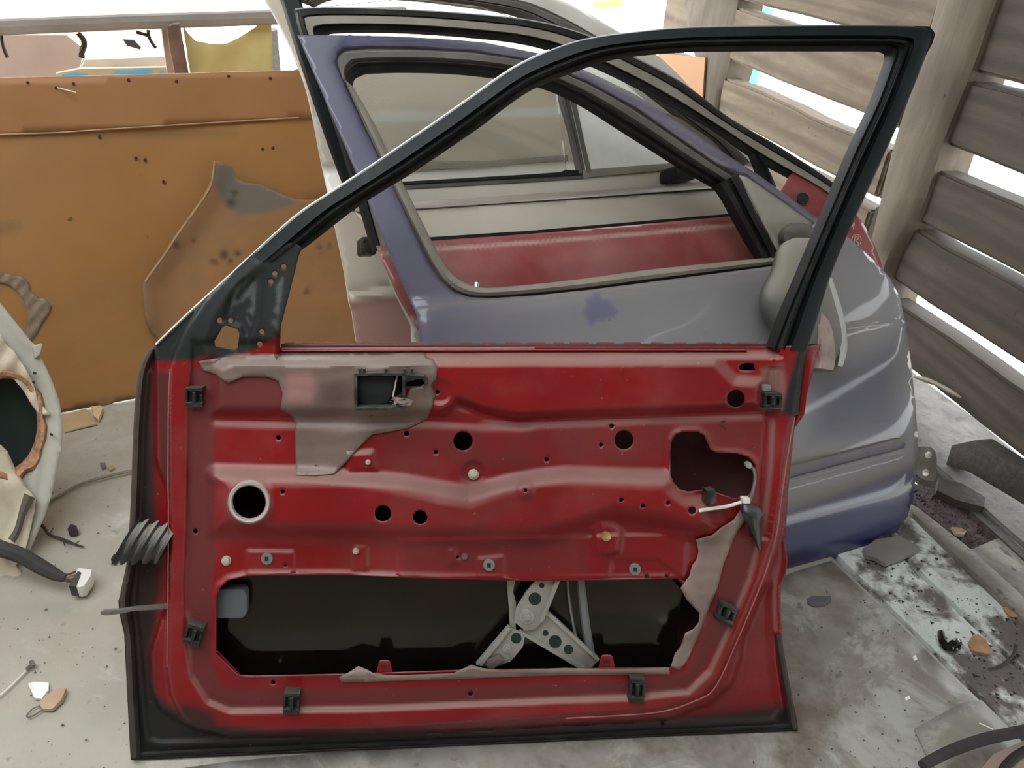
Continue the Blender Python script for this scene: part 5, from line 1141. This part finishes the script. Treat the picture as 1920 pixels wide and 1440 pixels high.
tag(crumbs('crumbs', [(1600, 1050), (1700, 1000), (1920, 1180), (1920, 1370)], 200, 0.0015, 0.007, soil_mt, None, -0.002), 'coarse dark crumbs on the flaking boards', 'debris')

# ================================================================== things on the floor, right
floor_thing('fallen_leaf', 'leaf', 'large round dry leaf on the flaking white board', [(1814, 1206), (1822, 1194), (1834, 1190), (1848, 1202), (1856, 1216), (1852, 1230), (1838, 1228), (1820, 1222)], leaf_mt, 0.0012, 0.006)
floor_thing('fallen_leaf', 'leaf', 'dry leaf at the right edge beyond the larger one', [(1880, 1140), (1896, 1136), (1912, 1148), (1914, 1158), (1898, 1158), (1886, 1150)], leaf_mt, 0.0012, 0.006)
floor_thing('fallen_leaf', 'leaf', 'pale brown leaf on the dark crumbs behind the blue door', [(1782, 992), (1800, 994), (1810, 1000), (1804, 1008), (1790, 1004)], mat('pale_brown_leaf', (0.30, 0.22, 0.14), 0.8), 0.004, 0.006)
floor_thing('metal_scrap', 'scrap', 'flat grey metal scrap lying by the bottom of the blue door', [(1616, 1034), (1640, 1018), (1684, 1012), (1702, 1022), (1722, 1036), (1690, 1052), (1658, 1063), (1640, 1052), (1622, 1048)], mat('grey_sheet_scrap', (0.22, 0.21, 0.19), 0.5, metal=0.2, var=0.2), 0.010, 0.003)
floor_thing('putty_blob', 'blob', 'flat dark grey blob on the sheet right of the red door', [(1512, 1124), (1524, 1119), (1538, 1120), (1556, 1120), (1558, 1130), (1546, 1138), (1526, 1140), (1514, 1134)], mat('grey_putty', (0.12, 0.12, 0.125), 0.6), 0.003, 0.003)
clipo = tag(tube('hose_clip', fp([(1764, 1186), (1768, 1204), (1778, 1214), (1788, 1206), (1796, 1204), (1794, 1214), (1784, 1218)], [0.008, 0.012, 0.014, 0.02, 0.014, 0.01, 0.008]), [0.007, 0.009, 0.009, 0.008, 0.008, 0.007, 0.004], mat('glossy_black_plastic', (0.008, 0.008, 0.008), 0.15), None, 8), 'curled shiny black plastic clip on the flaking board', 'clip')
tag(tube('twig', fp([(1854, 1254), (1876, 1248), (1894, 1234), (1902, 1222), (1905, 1210)], [0.004, 0.005, 0.006, 0.008, 0.010]), [0.002, 0.003, 0.0032, 0.003, 0.004], darkwood, None, 6), 'dark curved twig near the round leaf', 'twig')
floor_thing('shell_chip', 'chip', 'tiny white chip on the grey sheet, upper of two', [(1710, 1234), (1716, 1230), (1719, 1238), (1713, 1241)], paper_mt, 0.003, 0.002)
floor_thing('shell_chip', 'chip', 'tiny white chip on the grey sheet, lower of two', [(1696, 1310), (1704, 1306), (1706, 1312), (1698, 1316)], paper_mt, 0.003, 0.002)
tag(tube('wood_splinter', fp([(1836, 1356), (1848, 1361), (1862, 1368)], [0.008, 0.009, 0.008]), 0.0014, paper_mt, None, 5), 'thin white splinter on the sheet near the bottom right', 'splinter')
floor_thing('timber_offcut', 'timber', 'flat timber offcut lying beside the sill at the blue door corner', [(1755, 905), (1800, 918), (1842, 945), (1838, 962), (1790, 950), (1752, 930)], darkwood, 0.02, 0.004)
# dark block of timber lying on the sill
tb = block('timber_block', WALL, [(1784, 846), (1796, 806), (1840, 796), (1930, 852), (2000, 894), (2000, 955), (1930, 915), (1830, 858)], 0.035, 0.10, darkwood, None, 0.008)
bot = min((tb.matrix_basis @ v.co).z for v in tb.data.vertices)
tb.location.z += 0.019 - bot
tag(tb, 'short dark timber block lying on the sill under the planks', 'timber')
tag(tube('bent_strip', WALL.pos([1714, 1735, 1760, 1785, 1802], [706, 712, 722, 736, 746], [0.03, 0.034, 0.032, 0.03, 0.025]), [0.004, 0.009, 0.007, 0.007, 0.003], wire_mt, None, 6), 'short grey bent strip caught under the lowest plank', 'strip')
# trim strip at the bottom right corner
ts = empty('trim_strip', floor_pt(1850, 1430), 'pinkish car trim piece with black rubber edge, bottom right corner', 'trim')
tube('rubber_edge', fp([(1730, 1436), (1742, 1428), (1790, 1405), (1850, 1385), (1930, 1368), (2010, 1350)], [0.06, 0.06, 0.062, 0.066, 0.07, 0.072]), [0.009, 0.010, 0.0105, 0.0105, 0.0105, 0.0105], cable_mt, ts)
block('trim_face', FLOOR, [(1830, 1450), (1862, 1412), (1920, 1386), (2010, 1350), (2010, 1420), (1900, 1440), (1880, 1500), (1820, 1500)], 0.004, 0.045, mat('pinkish_trim', (0.34, 0.25, 0.22), 0.5, var=0.1), ts, 0.006)
tube('rubber_edge', fp([(1868, 1470), (1890, 1432), (1925, 1406), (2010, 1376)], [0.05, 0.05, 0.05, 0.05]), 0.008, rubber, ts)

# ================================================================== outside, beyond the hardboard
OA = Plane(np.array([0.0, 3.0, 0.0]), 26.0, 0.0)
def foot(pl, x, y, z): return pl.px(float(pl.uv(x, y)[0]), z)    # the point of the plane at height z under a point
rail_m = mat('grey_weathered_rail', (0.26, 0.25, 0.23), 0.8, var=0.2)
rl = tube('rail', OA.pos([-260, 0, 250, 500, 760], [62, 51, 41, 33, 25], 0.0), 0.021, rail_m, None, 8, smooth=False)
tag(rl, 'grey round rail crossing the opening above the hardboard', 'rail')
pst = block('post', OA, [(313, 46), (318, 50), (323, 46), (338, 45), (340, 60), (354, 136), foot(OA, 358, 160, 0.003), foot(OA, 330, 160, 0.003), (326, 128), (318, 90)], 0.026, 0.068, mat('rusty_brown_post', (0.13, 0.085, 0.065), 0.8, var=0.4, vscale=20), None, 0.004)
tag(pst, 'short dark notched post in front of the rail, above the board', 'post')
pst2 = block('post', OA, [(302, 50), (316, 50), (326, 120), foot(OA, 328, 140, 0.003), foot(OA, 304, 140, 0.003)], -0.12, -0.055, mat('pink_brown_post', (0.34, 0.22, 0.18), 0.8, var=0.2), None, 0.004)
tag(pst2, 'pinkish post just left of the dark notched post', 'post')
cl_m = mat('yellow_green_cloth', (0.50, 0.46, 0.20), 0.9, var=0.2, vscale=4)
cl = plate('hanging_cloth', OA, [(342, 44), (352, 62), (366, 76), (395, 82), (425, 82), (450, 70), (478, 52), (494, 38), (508, 36), (512, 160), (360, 160)], cl_m, None, [], lambda P: -0.015 + 0.015 * np.sin(P[:, 0] / 22 + P[:, 1] / 40), 9, 0.002)
tag(cl, 'yellow-green cloth hanging under the rail', 'cloth')
tag(tube('hanging_chain', OA.pos([146, 156, 158, 154, 153], [62, 74, 84, 96, 108], [-0.05] * 5), 0.008, nail_mt, None, 6), 'dark twisted chain hanging under the rail', 'chain')
for i, p in enumerate((([255, 275, 282], [60, 66, 72], 'bare twig under the rail, nearer the middle'), ([278, 280, 292], [56, 72, 90], 'bare twig drooping beside the pinkish post'), ([2, 6, 14], [64, 88, 108], 'dark twig hanging at the far left under the rail'))):
    tag(tube('twig', OA.pos(p[0], p[1], [-0.03] * 3), 0.005, nail_mt, None, 5), p[2], 'twig')
OB = Plane(np.array([0.0, 4.6, 0.0]), 26.0, 0.0)
pale_w = mat('pale_pink_boards', (0.50, 0.38, 0.33), 0.85, var=0.15, vscale=2)
tag(block('board_wall', OB, [(-300, 66), (0, 66), (125, 66), (155, 90), (152, 118), (118, 200), (-300, 200)], -0.06, 0.0, pale_w), 'pale pinkish boarded wall beyond the hardboard, far left', 'wall')
tag(block('ledge', OB, [(160, 112), (315, 106), (330, 112), (330, 125), (150, 132)], -0.5, 0.1, mat('pale_concrete', (0.62, 0.58, 0.5), 0.8)), 'pale concrete ledge beyond the hardboard', 'ledge')
pb = block('painted_board', OB, [(105, 138), (150, 129), (320, 126), (324, 230), (105, 230)], 0.12, 0.15, mat('tan_board', (0.50, 0.40, 0.28), 0.8))
tag(pb, 'tan board with bright blue paint strokes just above the hardboard', 'board')
bp_m = mat('bright_blue_paint', (0.08, 0.42, 0.72), 0.5)
for pg in ([(116, 141), (135, 137), (165, 139), (166, 150), (116, 150)], [(210, 141), (222, 132), (240, 133), (260, 130), (286, 131), (282, 142), (262, 139), (240, 146), (212, 148)], [(300, 134), (306, 133), (308, 148), (300, 148)], [(312, 134), (317, 133), (319, 148), (313, 148)]):
    block('blue_paint', OB, pg, 0.149, 0.153, bp_m, pb)
tag(block('plank', OB, [(230, 74), (252, 76), (265, 90), (262, 93), (238, 86)], -0.1, -0.07, nail_mt), 'dark broken plank end hanging beyond the rail', 'plank')
OC = Plane(np.array([0.0, 7.5, 0.0]), 26.0, 0.0)
orange_w = mat('orange_brown_boards', (0.48, 0.25, 0.13), 0.85, var=0.2, vscale=2)
sh = empty('shed', OC.pos(200, 160, 0), 'orange-brown wooden shed in the bright yard behind', 'shed')
block('wall', OC, [(120, 76), (300, 70), (318, 200), (120, 200)], -2.0, 0.0, orange_w, sh)
block('wall_board', OC, [(196, 72), (199, 72), (199, 200), (196, 200)], 0.0, 0.03, pale_w, sh); block('wall_board', OC, [(250, 72), (253, 72), (253, 200), (250, 200)], 0.0, 0.03, pale_w, sh)
OD = Plane(np.array([0.0, 11.0, 0.0]), 26.0, 0.0)
h1 = empty('house', OD.pos(20, 60, 0), 'pinkish wooden house far behind at the top left', 'house')
block('wall', OD, [(-300, -60), (62, -60), (66, 26), (-300, 40)], -2.0, 0.0, mat('pinkish_house_boards', (0.62, 0.42, 0.34), 0.85, var=0.1), h1)
block('corner_board', OD, [(56, -60), (68, -60), (72, 26), (60, 26)], 0.0, 0.05, paper_mt, h1)
tag(block('fence', OD, [(1118, 4), (1165, -2), (1172, 12), (1124, 18)], -0.1, 0.0, mat('orange_fence', (0.60, 0.30, 0.10), 0.8)), 'small orange fence piece in the bright yard between doors and post', 'fence')
tag(block('post', OD, [(505, 60), (520, 56), foot(OD, 524, 100, -0.75), foot(OD, 509, 100, -0.75)], -0.1, 0.1, darkwood), 'dark post beyond the cloth beside the grey door edge', 'post')
BS = Plane(np.array([1.6, 6.0, 0.0]), 10.0, 0.0)
tag(block('blue_sheet', BS, [(1420, 10), (1452, 18), BS.px(float(BS.uv(1452, 18)[0]), -0.75), BS.px(float(BS.uv(1420, 10)[0]), -0.75)], -0.02, 0.0, mat('cyan_sheet', (0.13, 0.62, 0.78), 0.5)), 'bright blue sheet standing in the yard, seen through the wall gaps', 'sheet')

# ------------------------------------------------------------------ groups of like things
GROUPS = {'car_door': 'car doors leaning in one stack', 'fallen_leaf': 'dry leaves on the floor boards', 'shell_chip': 'tiny white chips on the grey sheet',
          'hardboard_sheet': 'hardboard sheets along the back', 'twig': 'bare twigs', 'dirt_clump': 'dark clumps on the pale floor', 'board_scrap': 'hardboard scraps on the floor', 'post': 'posts beyond the hardboard'}
for o in scene.objects:
    k = o.name.split('.')[0]
    if o.parent is None and k in GROUPS: o['group'] = GROUPS[k]
